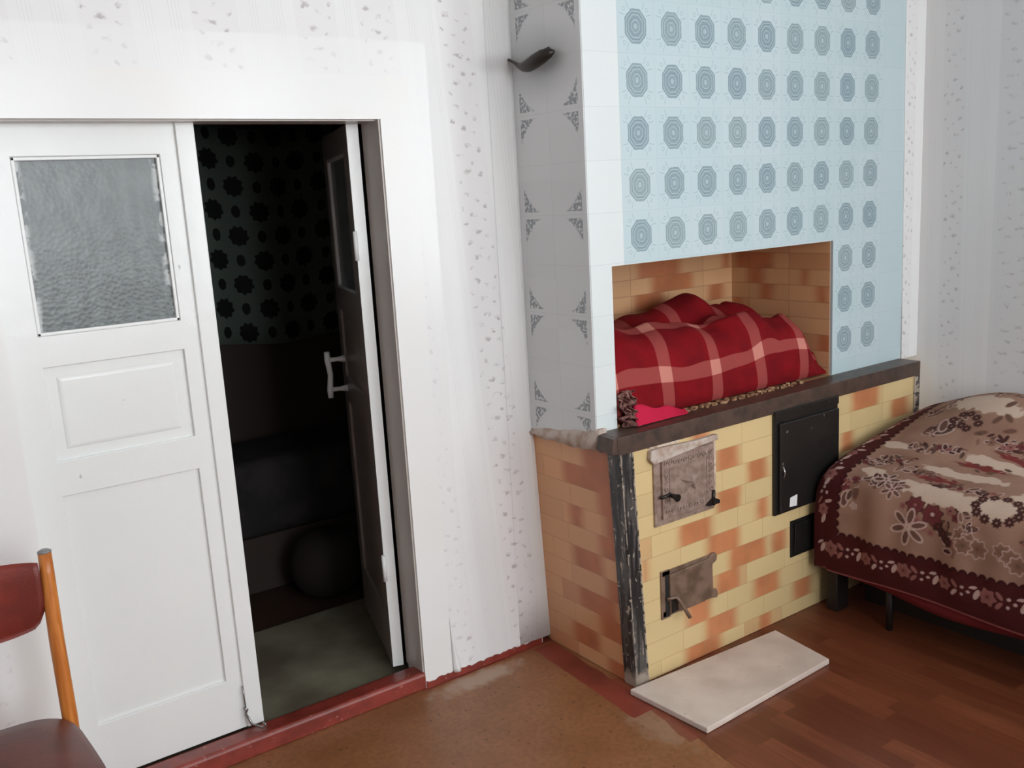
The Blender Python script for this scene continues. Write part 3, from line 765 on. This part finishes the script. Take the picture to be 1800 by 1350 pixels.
# --- damper handle on the left side: dark drooping blade
X_ = -.2165
b = MB()
P_ = [(X_ - .006, .372, 2.018), (X_ - .016, .335, 2.012), (X_ - .020, .300, 1.998), (X_ - .026, .270, 1.984), (X_ - .034, .235, 1.976), (X_ - .040, .200, 1.976), (X_ - .040, .165, 1.984), (X_ - .034, .135, 1.994), (X_ - .026, .112, 2.000), (X_ - .020, .098, 2.002)]
r_ = [.004, .004, .005, .008, .015, .020, .0215, .020, .014, .003]
b.tube(P_, r_, 14)
b.tube([(X_ - .0, .372, 2.02), (X_ - .012, .372, 2.018)], .006, 10)
b.tube([(X_ - .030, .160, 1.995), (X_ - .010, .150, 2.012), (X_ + .0, .148, 2.016)], [.012, .008, .008], 10)
b.build('damper_handle', 'dark_metal', SV, label='dark metal damper handle')

# ------------------------------------------------------------------ plaid blanket heaped in the niche
def sstep(a, b_, x):
    t = min(1, max(0, (x - a) / (b_ - a))); return t * t * (3 - 2 * t)
def bl_h(x):     # crest height over the bench
    return (.262 + .012 * math.sin(x * 9 + 1.)) * (1 - .16 * sstep(.55, .85, x)) * (1 - .62 * sstep(.84, .97, x))
BP = [(0, .022, .0), (.08, .006, .12), (.18, .004, .34), (.30, .018, .60), (.42, .048, .82), (.52, .10, .95), (.62, .17, .99), (.74, .25, .96), (.86, .33, 1.06), (.93, .38, 1.02), (1., .43, .6)]
def bl(u, v):
    x = NX0 + .008 + u * (NX1 - NX0 - .016)
    i = max(k for k in range(len(BP) - 1) if BP[k][0] <= v + 1e-9); t = (v - BP[i][0]) / (BP[i + 1][0] - BP[i][0])
    p0, p1, p2, p3 = BP[max(i - 1, 0)], BP[i], BP[i + 1], BP[min(i + 2, len(BP) - 1)]
    cr = lambda k: .5 * (2 * p1[k] + (p2[k] - p0[k]) * t + (2 * p0[k] - 5 * p1[k] + 4 * p2[k] - p3[k]) * t * t + (3 * p1[k] - p0[k] - 3 * p2[k] + p3[k]) * t ** 3)
    y, h = cr(1), max(0, cr(2)); H = bl_h(x); z = H * h
    wave = x * 8 + .8 * math.sin(x * 13)
    crease = .62 + .045 * math.sin(wave)
    z += -.022 * math.exp(-((v - crease - .05) / .035) ** 2) + .012 * math.exp(-((v - crease + .03) / .04) ** 2)
    z += (.008 * math.sin(x * 19 + v * 5) + .005 * math.sin(x * 37 - v * 8)) * sstep(.15, .4, v)
    rear = sstep(.70, .80, v)
    z += rear * (.050 * math.exp(-((x - .50) / .19) ** 2) - .030 * math.exp(-((x - .10) / .12) ** 2) + .018 * math.exp(-((x - .84) / .10) ** 2) + .006 * math.sin(x * 26))
    y += .010 * math.sin(x * 11 + 2) * sstep(.05, .3, v) * (1 - v) + .008 * math.sin(x * 23) * sstep(.2, .5, v) * (1 - v)
    y += .07 * sstep(.82, .97, x) * (1 - v) * sstep(.0, .25, v)
    z -= .010 * math.exp(-((x - .66 - .1 * v) / .02) ** 2) * sstep(.2, .4, v)
    return (x, min(y, .47), ZB + .008 + max(z, .001))
def bl_uv(u, v):
    x, y, z = bl(u, v)
    return (x + .02 * math.sin(v * 6) - .05 * v * v, v * .62 + .012 * math.sin(x * 7) - .035 * sstep(.5, 1, x))
o = MB().grid(150, 90, bl, bl_uv).build('plaid_blanket', 'red_plaid_wool', solid=.004, recalc=False)
tag(o, 'dark red plaid wool blanket heaped in the brick-lined niche of the stove', 'blanket')
def crim(u, v):
    x = -.085 + u * .24; y = -.046 + v * .035; z = .853 + .060 * v * (1 - .85 * u) + .005 * math.sin(u * 12) * v
    return (x + .02 * v, y + .01 * u, z)
o = MB().grid(20, 14, crim).build('crimson_cloth', 'crimson_cloth', solid=.003, recalc=False)
tag(o, 'bright crimson cloth corner sticking out under the plaid blanket', 'cloth')
def crump(u, v):
    x = -.122 + u * .055; z = .853 + v * .11; y = -.028 + .02 * v + .012 * math.sin(u * 17 + v * 9) + .008 * math.sin(v * 31 + u * 5)
    return (x + .008 * math.sin(v * 20), y, z)
o = MB().grid(24, 40, crump).build('crumpled_rag', 'brown_cloth', solid=.002, recalc=False)
tag(o, 'small crumpled brown rag in the left front corner of the niche', 'cloth')

# ------------------------------------------------------------------ slab on the floor
o = MB().hexa([(-.193, -.424, 0.001), (.416, -.404, 0.001), (.453, -.152, 0.001), (-.212, -.112, 0.001), (-.193, -.424, .02), (.416, -.404, .02), (.453, -.152, .02), (-.212, -.112, .02)]).build('hearth_board', 'floor_slab', bevel=.003)
tag(o, 'whitish painted board lying on the laminate in front of the stove', 'board')

# ------------------------------------------------------------------ bed
BX0, BX1, BY0, BY1 = .76, 1.535, -.140, -2.05
BED = thing('single_bed', (1.15, -1.08, 0), 'low dark wooden single bed against the right wall beside the stove', 'bed')
b = MB(); b.box(BX0, BX0 + .03, BY1, BY0, .20, .30).box(BX1 - .03, BX1, BY1, BY0, .20, .30).box(BX0, BX1, BY0 - .03, BY0, .20, .30).box(BX0, BX1, BY1, BY1 + .03, .20, .30).box(BX0 + .03, BX1 - .03, BY1 + .03, BY0 - .03, .26, .285)
b.build('frame', 'bed_wood', BED, bevel=.003)
MB().box(BX0 + .004, BX0 + .075, BY0 - .045, BY0 - .0, 0, .26).build('leg', 'bed_wood', BED, bevel=.003)
for (x_, y_) in ((BX1 - .03, BY0 - .035), (BX0 + .03, BY1 + .035), (BX1 - .03, BY1 + .035)):
    MB().tube([(x_, y_, 0), (x_, y_, .2)], [.022, .03], 12).build('leg', 'bed_wood', BED)
MB().tube([(BX0 + .02, -.39, 0), (BX0 + .02, -.39, .2)], [.012, .014], 10).build('support_leg', 'bed_wood', BED)
MB().box(BX0 + .01, BX1 - .01, BY1 + .02, BY0 - .015, .286, .50).build('mattress', 'mattress_cloth', BED, bevel=.05, seg=4)
MB().box(.93, .945, BY1 + .05, BY0 - .05, .0, .26).build('light_stop_panel', 'bed_wood', BED)  # added panel: stops light from the far side, keeps under-bed black
# under blanket showing below the hem
def ub(u, v):
    y = -.26 - u * 1.75; z = .32 - v * (.165 + .012 * math.sin(y * 7)) ; x = .748 - .012 * v + .008 * math.sin(y * 13)
    return (x, y, z)
o = MB().grid(90, 8, ub).build('red_under_blanket', 'red_sheet', solid=.004, recalc=False)
tag(o, 'plain dark red blanket edge hanging below the flowered bedspread', 'blanket')
# flowered bedspread: cross path from hem over the top to the wall
PATH = [(.712, .185), (.700, .26), (.697, .36), (.702, .46), (.722, .528), (.770, .566), (.86, .586), (1.0, .60), (1.2, .615), (1.4, .615), (1.515, .600), (1.535, .585)]
PL = [0]
for (a, b2) in zip(PATH, PATH[1:]): PL.append(PL[-1] + math.hypot(b2[0] - a[0], b2[1] - a[1]))
SW = PL[-1]
def cross(s):
    for i in range(len(PATH) - 1):
        if s <= PL[i + 1] + 1e-9:
            t = (s - PL[i]) / (PL[i + 1] - PL[i])
            p0 = PATH[max(i - 1, 0)]; p1 = PATH[i]; p2 = PATH[i + 1]; p3 = PATH[min(i + 2, len(PATH) - 1)]
            f = lambda k: .5 * (2 * p1[k] + (p2[k] - p0[k]) * t + (2 * p0[k] - 5 * p1[k] + 4 * p2[k] - p3[k]) * t * t + (3 * p1[k] - p0[k] - 3 * p2[k] + p3[k]) * t ** 3)
            return f(0), f(1)
    return PATH[-1]
TL = 2.02; END = .30
def spread(s, t):
    """s along the cross path from the hem, t along the bed from the foot-end hem."""
    x, z = cross(s)
    # end drop near the stove
    R0 = .045
    if t < END:
        q = END - t            # distance past the end
    y = None
    k = t - END
    a = R0 * math.pi / 2
    if k >= 0: y = BY0 + .012 - R0 - k; dz = 0
    elif k > -a: th_ = -k / R0; y = BY0 + .012 - R0 + R0 * math.sin(th_); dz = R0 * (1 - math.cos(th_))
    else: y = BY0 + .012; dz = R0 + (-k - a)
    ztop = z
    zz = max(z - dz, min(z, .185)) if z > .185 else z
    if dz > 0:   # pull the side flank round the corner
        x = x + (dz * .12 if z < .5 else 0)
    ins = sstep(.60, .85, z if False else 0)
    g = math.exp(-((x - 1.40) / .30) ** 2 - ((y + .47) / .35) ** 2)
    top = sstep(.50, .60, z) * (1 - sstep(0, .05, dz))
    zz += .160 * g * top + .010 * math.sin(x * 9 + y * 6) * top
    # drape folds on the flank
    fk = 1 - sstep(.40, .58, z)
    x += (.008 * math.sin(y * 21 + 1.) + .006 * math.sin(y * 43 + 2)) * fk * sstep(0, .12, s) * (1 if k > 0 else .3)
    if k > 0: zz += .006 * math.sin(y * 9) * (1 - sstep(.2, .3, z))
    return x, y, zz
NS, NT = 440, 660
vs = np.zeros((NT, NS, 3))
T0 = .02
for j in range(NT):
    t = T0 + (TL - T0) * j / (NT - 1)
    for i in range(NS): vs[j, i] = spread(SW * i / (NS - 1), t)
me = bpy.data.meshes.new('flowered_bedspread')
me.vertices.add(NS * NT); me.vertices.foreach_set('co', vs.reshape(-1))
idx = (np.arange(NT - 1)[:, None] * NS + np.arange(NS - 1)[None, :]).reshape(-1)
fc = np.stack([idx, idx + NS, idx + NS + 1, idx + 1], 1)
me.loops.add(fc.size); me.loops.foreach_set('vertex_index', fc.reshape(-1))
me.polygons.add(len(fc)); me.polygons.foreach_set('loop_start', np.arange(len(fc)) * 4); me.polygons.foreach_set('loop_total', np.full(len(fc), 4))
me.polygons.foreach_set('use_smooth', np.ones(len(fc), bool)); me.update(); me.validate()
# --- printed pattern painted per vertex (woven colours of the cloth)
tt_, ss_ = np.meshgrid(T0 + (TL - T0) * np.arange(NT) / (NT - 1), SW * np.arange(NS) / (NS - 1), indexing='ij')
def lin(r, g, b): return np.array(c(r, g, b)[:3])
MAR, MAR2 = lin(84, 28, 28), lin(70, 22, 24)
BEI, BEI2, CRM = lin(184, 146, 124), lin(154, 116, 96), lin(236, 212, 190)
PNK, ROSE, OLV, RED, DKB, LTP = lin(170, 112, 104), lin(128, 62, 62), lin(122, 88, 74), lin(140, 44, 44), lin(84, 48, 44), lin(222, 190, 178)
colr = np.zeros((NT, NS, 3)); colr[:] = BEI
rs = np.random.RandomState(2)
def vn(sc, seed):
    r_ = np.random.RandomState(seed); g = r_.rand(64, 64); a_ = tt_ * sc; b_ = ss_ * sc
    i0 = np.floor(a_).astype(int); j0 = np.floor(b_).astype(int); fa = a_ - i0; fb = b_ - j0
    fa = fa * fa * (3 - 2 * fa); fb = fb * fb * (3 - 2 * fb)
    G = lambda i, j: g[i % 64, j % 64]
    return (G(i0, j0) * (1 - fa) + G(i0 + 1, j0) * fa) * (1 - fb) + (G(i0, j0 + 1) * (1 - fa) + G(i0 + 1, j0 + 1) * fa) * fb
nz_ = vn(9, 1) * .6 + vn(23, 2) * .4
colr += (BEI2 - BEI) * (np.clip((nz_ - .3) * 2, 0, 1))[..., None] * .7
def put(mask, col, a=1.0):
    k = (np.clip(mask, 0, 1) * a)[..., None]; colr[:] = colr * (1 - k) + col * k
def ell(t0, s0, rt, rs_, ang=0, soft=.12, wob=0, lob=0, ph=0):
    dt = tt_ - t0; ds = ss_ - s0; ca, sa = math.cos(ang), math.sin(ang)
    a_ = (dt * ca + ds * sa) / rt; b_ = (-dt * sa + ds * ca) / rs_
    r_ = np.sqrt(a_ * a_ + b_ * b_)
    if lob: r_ = r_ * (1 + wob * np.cos(lob * np.arctan2(b_, a_) + ph))
    return np.clip((1 - r_) / soft + .5, 0, 1)
def flower(t0, s0, r, col=PNK, ctr=ROSE, edge=None, lob=5, ph=0):
    if edge is not None: put(ell(t0, s0, r * 1.15, r * 1.15, 0, .12, .14, lob, ph), edge)
    put(ell(t0, s0, r, r, 0, .15, .14, lob, ph), col)
    put(ell(t0, s0, r * .55, r * .55, 0, .5, .2, lob, ph), (np.array(col) * .75), .7)
    put(ell(t0, s0, r * .22, r * .22, 0, .4), ctr)
def petals(t0, s0, r, n, col, edge, ph=0, fill=None):
    for k in range(n):
        a_ = ph + k * 2 * math.pi / n
        put(ell(t0 + r * .6 * math.cos(a_), s0 + r * .6 * math.sin(a_), r * .48, r * .24, a_), edge)
        put(ell(t0 + r * .6 * math.cos(a_), s0 + r * .6 * math.sin(a_), r * .36, r * .15, a_), col)
def leafy(t0, s0, r, ang, col=OLV, edge=None):
    if edge is not None: put(ell(t0, s0, r * 1.25, r * .62, ang), edge)
    put(ell(t0, s0, r, r * .42, ang), col)
rr = random.Random(21)
def patch(t0, s0, rt, rs_, ang=.0, col=None, a=.9):
    m_ = ell(t0, s0, rt, rs_, ang, .2)
    d_ = np.sqrt(((tt_ - t0) / rt) ** 2 + ((ss_ - s0) / rs_) ** 2) + (vn(60, 7) - .5) * .5 + (vn(25, 8) - .5) * .5
    put(np.clip((1 - d_) / .12 + .5, 0, 1), CRM if col is None else col, a)
for p_ in ((.455, .43, .05, .03), (.60, .40, .06, .035), (.69, .385, .10, .045), (.80, .375, .08, .035), (.79, .64, .14, .03), (.72, .53, .16, .03), (.505, .93, .10, .04), (.60, .90, .12, .05), (1.05, .45, .14, .05), (1.25, .35, .12, .06), (1.2, .62, .2, .05), (1.5, .5, .25, .07), (.40, .62, .08, .02)): patch(*p_)
DOL = lin(104, 78, 66)
def garland(t0, s0, t1, s1, n, w_=.025, dens=4):
    for k in range(n):
        f_ = k / (n - 1); a_ = t0 + (t1 - t0) * f_; b_ = s0 + (s1 - s0) * f_
        for q in range(dens): leafy(a_ + rr.uniform(-w_, w_), b_ + rr.uniform(-w_, w_), rr.uniform(.010, .019), rr.uniform(0, 3.1), rr.choice([OLV, DOL, DKB, BEI2]), rr.choice([None, None, LTP]))
        if rr.random() < .5: flower(a_ + rr.uniform(-w_, w_) * .5, b_ + rr.uniform(-w_, w_) * .5, rr.uniform(.009, .016), rr.choice([PNK, ROSE, BEI2]), DKB, None, rr.choice([5, 6]), rr.random() * 6)
def streak(t0, s0, t1, s1, w_=.013):
    L_ = math.hypot(t1 - t0, s1 - s0) / 2; a_ = math.atan2(s1 - s0, t1 - t0); tc, sc_ = (t0 + t1) / 2, (s0 + s1) / 2
    for q in range(14):
        f_ = rr.uniform(-1.1, 1.2); leafy(tc + f_ * L_ * math.cos(a_) + rr.uniform(-.01, .01), sc_ + f_ * L_ * math.sin(a_) + rr.uniform(-.025, .025), rr.uniform(.010, .018), a_ + rr.uniform(-.6, .6), rr.choice([OLV, DOL, ROSE]))
    put(ell(tc, sc_, L_, w_, a_, .35, .25, 7), RED, .9); put(ell(tc, sc_, L_ * .5, w_ * .5, a_, .5), ROSE, .7)
# dark garland from the two dark flowers down to the border
garland(.70, .30, .785, .225, 7, .022, 5)
for (a_, b_, r_) in ((.725, .275, .02), (.745, .255, .018), (.765, .235, .016), (.60, .315, .012), (.655, .275, .016), (.675, .26, .014), (.70, .245, .012)): flower(a_, b_, r_, DKB if a_ > .7 else PNK, ROSE, None, 6, a_ * 50)
flower(.642, .328, .027, ROSE, PNK, DKB, 7); flower(.703, .308, .030, ROSE, LTP, DKB, 7, 1)
petals(.627, .250, .062, 6, OLV, LTP, .35); flower(.627, .250, .009, CRM, PNK)
garland(.77, .335, .84, .30, 4, .02, 5)
for (a_, b_) in ((.809, .27), (.835, .255), (.864, .238), (.82, .24)): flower(a_, b_, rr.uniform(.02, .027), BEI2, OLV, LTP, 7, a_ * 90)
for (a_, b_) in ((.94, .25), (.965, .235), (.985, .215)): flower(a_, b_, .024, BEI2, OLV, LTP, 7, a_ * 70)
# corner motif
flower(.363, .341, .025, ROSE, CRM, OLV, 8); leafy(.378, .288, .026, 1.4, OLV, LTP); leafy(.395, .305, .02, 1.2, DOL, LTP); leafy(.415, .318, .024, 1.5, OLV, BEI2); flower(.412, .268, .014, LTP, CRM)
garland(.39, .355, .43, .38, 3, .02, 5); garland(.47, .405, .56, .37, 6, .028, 5); petals(.505, .405, .045, 6, DOL, LTP, .2); petals(.545, .365, .04, 6, OLV, LTP, .5)
garland(.37, .47, .50, .56, 9, .022, 4); garland(.50, .50, .62, .50, 6, .018, 4)
streak(.575, .47, .72, .468); streak(.655, .605, .80, .61); streak(.74, .70, .90, .68); streak(.95, .55, 1.1, .53); streak(.9, .82, 1.05, .8)
garland(.66, .43, .86, .445, 8, .015, 3); garland(.45, .63, .62, .66, 9, .02, 4)
garland(.47, .72, .53, .80, 6, .026, 5); leafy(.518, .735, .03, .6, DOL, LTP); leafy(.50, .765, .03, 1.9, OLV, LTP)
for (a_, b_) in ((.515, .80), (.53, .765), (.56, .775), (.585, .765), (.61, .795), (.59, .82), (.56, .835), (.535, .83)): flower(a_, b_, .015, DKB, BEI, None, 8)
for (a_, b_) in ((.66, .83), (.69, .85), (.72, .80), (.66, .92), (.64, .76), (.70, .75)): leafy(a_, b_, .02, a_ * 40, OLV, BEI2); 
garland(.66, .74, .9, .76, 8, .025, 4); garland(.40, .86, .46, 1.0, 6, .03, 4); garland(.60, 1.0, 1.0, 1.02, 9, .03, 4)
garland(1.0, .30, 1.2, .24, 8, .025, 4); garland(1.25, .26, 1.5, .30, 8, .025, 4); garland(1.1, .7, 1.8, .66, 18, .03, 4)
def ring(t0, s0, rt, rs_, n, r=.015):
    patch(t0, s0, rt * .85, rs_ * .85, 0)
    for k in range(n):
        a_ = 2 * math.pi * k / n + .3; flower(t0 + rt * math.cos(a_), s0 + rs_ * math.sin(a_), r, DKB, BEI, None, 8)
ring(.900, .378, .070, .045, 11); ring(1.35, .40, .07, .05, 9); ring(.95, .92, .07, .05, 9)
# border: maroon band with scalloped inner edge, all round
Bt, Bs = END + .05, .150
def wave(x_): return (np.abs(np.sin(x_ * math.pi / .030)) ** .6) * .014
inner = np.minimum(tt_ - Bt - wave(ss_), ss_ - Bs - wave(tt_))
put(np.clip(-inner / .002 + .5, 0, 1), MAR2)
put(np.clip(-(inner + .012) / .002 + .5, 0, 1) , MAR)
dots = (np.sin(tt_ * 520) * np.sin(ss_ * 520) > .55) * (inner < -.095)
put(dots.astype(float), lin(120, 50, 46), .35)
def bpos(q, off):   # centre-line of the border at arc q along the side, off = distance in from the scallop edge
    return q, Bs - off
k = 0; q = Bt - .02
while q < TL:
    j = k % 2
    flower(q, Bs - .055, .026 if j == 0 else .022, PNK, ROSE, None, 6, k)
    leafy(q - .035, Bs - .060, .020, 1.2, LTP); leafy(q - .045, Bs - .038, .013, .3, LTP)
    leafy(q + .038, Bs - .040, .016, -.9, PNK); leafy(q + .036, Bs - .072, .016, .9, LTP if j else PNK)
    for (a_, b_) in ((.064, .045), (.062, .072), (.082, .058)): put(ell(q + a_, Bs - b_, .0055, .0055, 0, .3), LTP)
    q += .143; k += 1
q = Bs - .055; k = 0
while q < SW - .02:
    j = k % 2
    if k:
        flower(Bt - .055, q, .025 if j == 0 else .02, PNK, ROSE, None, 6, k)
        leafy(Bt - .052, q - .034, .018, 1.2, LTP); leafy(Bt - .035, q + .034, .016, .4, LTP); leafy(Bt - .070, q + .036, .014, 1., PNK)
        for (a_, b_) in ((-.045, .062), (-.068, .064), (-.058, .08)): put(ell(Bt + a_, q + b_, .0055, .0055, 0, .3), LTP)
    q += .138; k += 1
# lighter hem line
put(np.clip((.012 - ss_) / .003, 0, 1), lin(170, 96, 92), .9)
ca = me.color_attributes.new('woven', 'FLOAT_COLOR', 'POINT')
rgba = np.ones((NT * NS, 4)); rgba[:, :3] = np.clip(colr.reshape(-1, 3), 0, 1); ca.data.foreach_set('color', rgba.reshape(-1))
def m_spread():
    a_ = nn('ShaderNodeAttribute'); a_.attribute_name = 'woven'
    n = noise(opos(), 420., 2.)
    mm = nn('ShaderNodeMix'); mm.data_type = 'RGBA'; mm.blend_type = 'MULTIPLY'; mm.inputs[0].default_value = 1
    E_.nt.links.new(a_.outputs['Color'], mm.inputs[6]); lk(mixc(n, (.52, .50, .50, 1), (.74, .72, .72, 1)), mm.inputs[7])
    return S(mm.outputs[2])
me.materials.append(mat('woven_spread', m_spread, rough=.85, spec=.2, bump=lambda: noise(opos(), 380., 2.), bdist=.0012))
o = bpy.data.objects.new('flowered_bedspread', me); COL.objects.link(o)
d_ = o.modifiers.new('solid', 'SOLIDIFY'); d_.thickness = .003; d_.offset = -1
tag(o, 'beige and maroon flowered bedspread with a scalloped border covering the bed', 'bedspread')

# ------------------------------------------------------------------ chair at the left edge
CH = thing('wooden_chair', (-1.97, -.08, 0), 'orange wooden chair with red-brown vinyl backrest and brown seat before the white door', 'chair')
def post(x, s=1):
    return [(x + .006 * s, .118, .850), (x + .004 * s, .112, .80), (x, .100, .64), (x - .0 * s, .090, .45), (x - .0 * s, .10, .22), (x, .125, 0)]
for s_, x_ in ((1, -1.781), (-1, -2.165)):
    pr = post(x_, s_)
    pb = MB(); pb.tube(pr, [.0145, .0155, .0165, .017, .015, .013], 14); lg_ = pb.build('rear_post', 'orange_wood', CH)
    MB().tube([pr[0], (pr[0][0], pr[0][1], .853), (pr[0][0], pr[0][1], .857)], [.0150, .0150, .008], 14).build('post_cap', 'grey_cap', lg_)
    MB().tube([(x_ + .01 * s_, -.25, .44), (x_ + .012 * s_, -.262, .2), (x_ + .014 * s_, -.27, 0)], [.015, .014, .011], 14).build('front_leg', 'orange_wood', CH)
    MB().tube([(x_ - .0, .095, .22), (x_ + .01 * s_, -.262, .22)], .009, 10).build('side_stretcher', 'orange_wood', CH)
def back(u, v, side):
    x = -2.152 + u * .358; cu = (u - .5) * 2
    y = .108 + .0 - .035 * 0 + .030 * (1 - cu * cu) * 1 + side
    low_ = .690 - .030 * (1 - abs(cu) ** 3) - 0.006
    if abs(cu) > .86: low_ += .03 * ((abs(cu) - .86) / .14) ** 2
    top_ = .838 + .006 * (1 - cu * cu) - .004 * abs(cu) ** 8
    return (x, y - .010 * (v - .5), low_ + (top_ - low_) * v)
bb = MB(); nu, nv = 30, 12
P0 = [[back(i / (nu - 1), j / (nv - 1), -.011 * (1 - (2 * j / (nv - 1) - 1) ** 4)) for i in range(nu)] for j in range(nv)]
P1 = [[back(i / (nu - 1), j / (nv - 1), .011 * (1 - (2 * j / (nv - 1) - 1) ** 4)) for i in range(nu)] for j in range(nv)]
for g in (P0, P1):
    for r_ in g: bb.v += r_
for L_ in (0, 1):
    for j in range(nv - 1):
        for i in range(nu - 1):
            a = L_ * nu * nv + j * nu + i; bb.f.append((a, a + 1, a + nu + 1, a + nu)); bb.sm.add(len(bb.f) - 1)
o2 = nu * nv
for i in range(nu - 1):
    for j in (0, nv - 1):
        a = j * nu + i; bb.f.append((a, a + 1, a + 1 + o2, a + o2))
for j in range(nv - 1):
    for i in (0, nu - 1):
        a = j * nu + i; bb.f.append((a, a + nu, a + nu + o2, a + o2))
bb.build('backrest', 'red_brown_vinyl', CH, label='red-brown vinyl backrest')
def seat_pt(th_, r_, z): 
    ex = abs(math.cos(th_)) ** .45 * math.copysign(1, math.cos(th_)); ey = abs(math.sin(th_)) ** .45 * math.copysign(1, math.sin(th_))
    hw = .205 + .012 * (-ey)
    return (-1.973 + ex * hw * r_, -.088 + ey * .205 * r_, z)
sb = MB(); rings = [(.96, .425), (1.0, .432), (1.02, .445), (1.0, .458), (.93, .468), (.7, .476), (.35, .480), (.02, .481)]; ns = 56
for (r_, z_) in rings:
    for k in range(ns): sb.v.append(seat_pt(2 * math.pi * k / ns, r_, z_))
for i in range(len(rings) - 1):
    for k in range(ns):
        a = i * ns + k; a2 = i * ns + (k + 1) % ns; sb.f.append((a, a2, a2 + ns, a + ns)); sb.sm.add(len(sb.f) - 1)
sb.f.append(tuple(range(ns - 1, -1, -1))); sb.f.append(tuple((len(rings) - 1) * ns + k for k in range(ns)))
sb.build('seat', 'brown_vinyl', CH, label='brown vinyl seat')
MB().box(-2.155, -1.79, -.27, .085, .385, .424).build('seat_frame', 'orange_wood', CH, bevel=.004)

# ------------------------------------------------------------------ things in the dark inner room
def hang(u, v):
    x = -1.35 + u * 1.75; z = 1.02 + .03 * math.sin(u * 9) + v * .95
    return (x, 1.93 + .018 * math.sin(u * 34) * (1 - .3 * v), z)
o = MB().grid(160, 12, hang, lambda u, v: (u * 1.75, v * .95 + .0)).build('flowered_hanging', 'flowered_hanging', solid=.003, recalc=False)
tag(o, 'dim greenish cloth with dark flowers hanging in the inner room beyond the doorway', 'hanging cloth')
IB = thing('inner_bed', (-.7, 1.6, 0), 'dark low bed behind the half-open door in the inner room', 'bed')
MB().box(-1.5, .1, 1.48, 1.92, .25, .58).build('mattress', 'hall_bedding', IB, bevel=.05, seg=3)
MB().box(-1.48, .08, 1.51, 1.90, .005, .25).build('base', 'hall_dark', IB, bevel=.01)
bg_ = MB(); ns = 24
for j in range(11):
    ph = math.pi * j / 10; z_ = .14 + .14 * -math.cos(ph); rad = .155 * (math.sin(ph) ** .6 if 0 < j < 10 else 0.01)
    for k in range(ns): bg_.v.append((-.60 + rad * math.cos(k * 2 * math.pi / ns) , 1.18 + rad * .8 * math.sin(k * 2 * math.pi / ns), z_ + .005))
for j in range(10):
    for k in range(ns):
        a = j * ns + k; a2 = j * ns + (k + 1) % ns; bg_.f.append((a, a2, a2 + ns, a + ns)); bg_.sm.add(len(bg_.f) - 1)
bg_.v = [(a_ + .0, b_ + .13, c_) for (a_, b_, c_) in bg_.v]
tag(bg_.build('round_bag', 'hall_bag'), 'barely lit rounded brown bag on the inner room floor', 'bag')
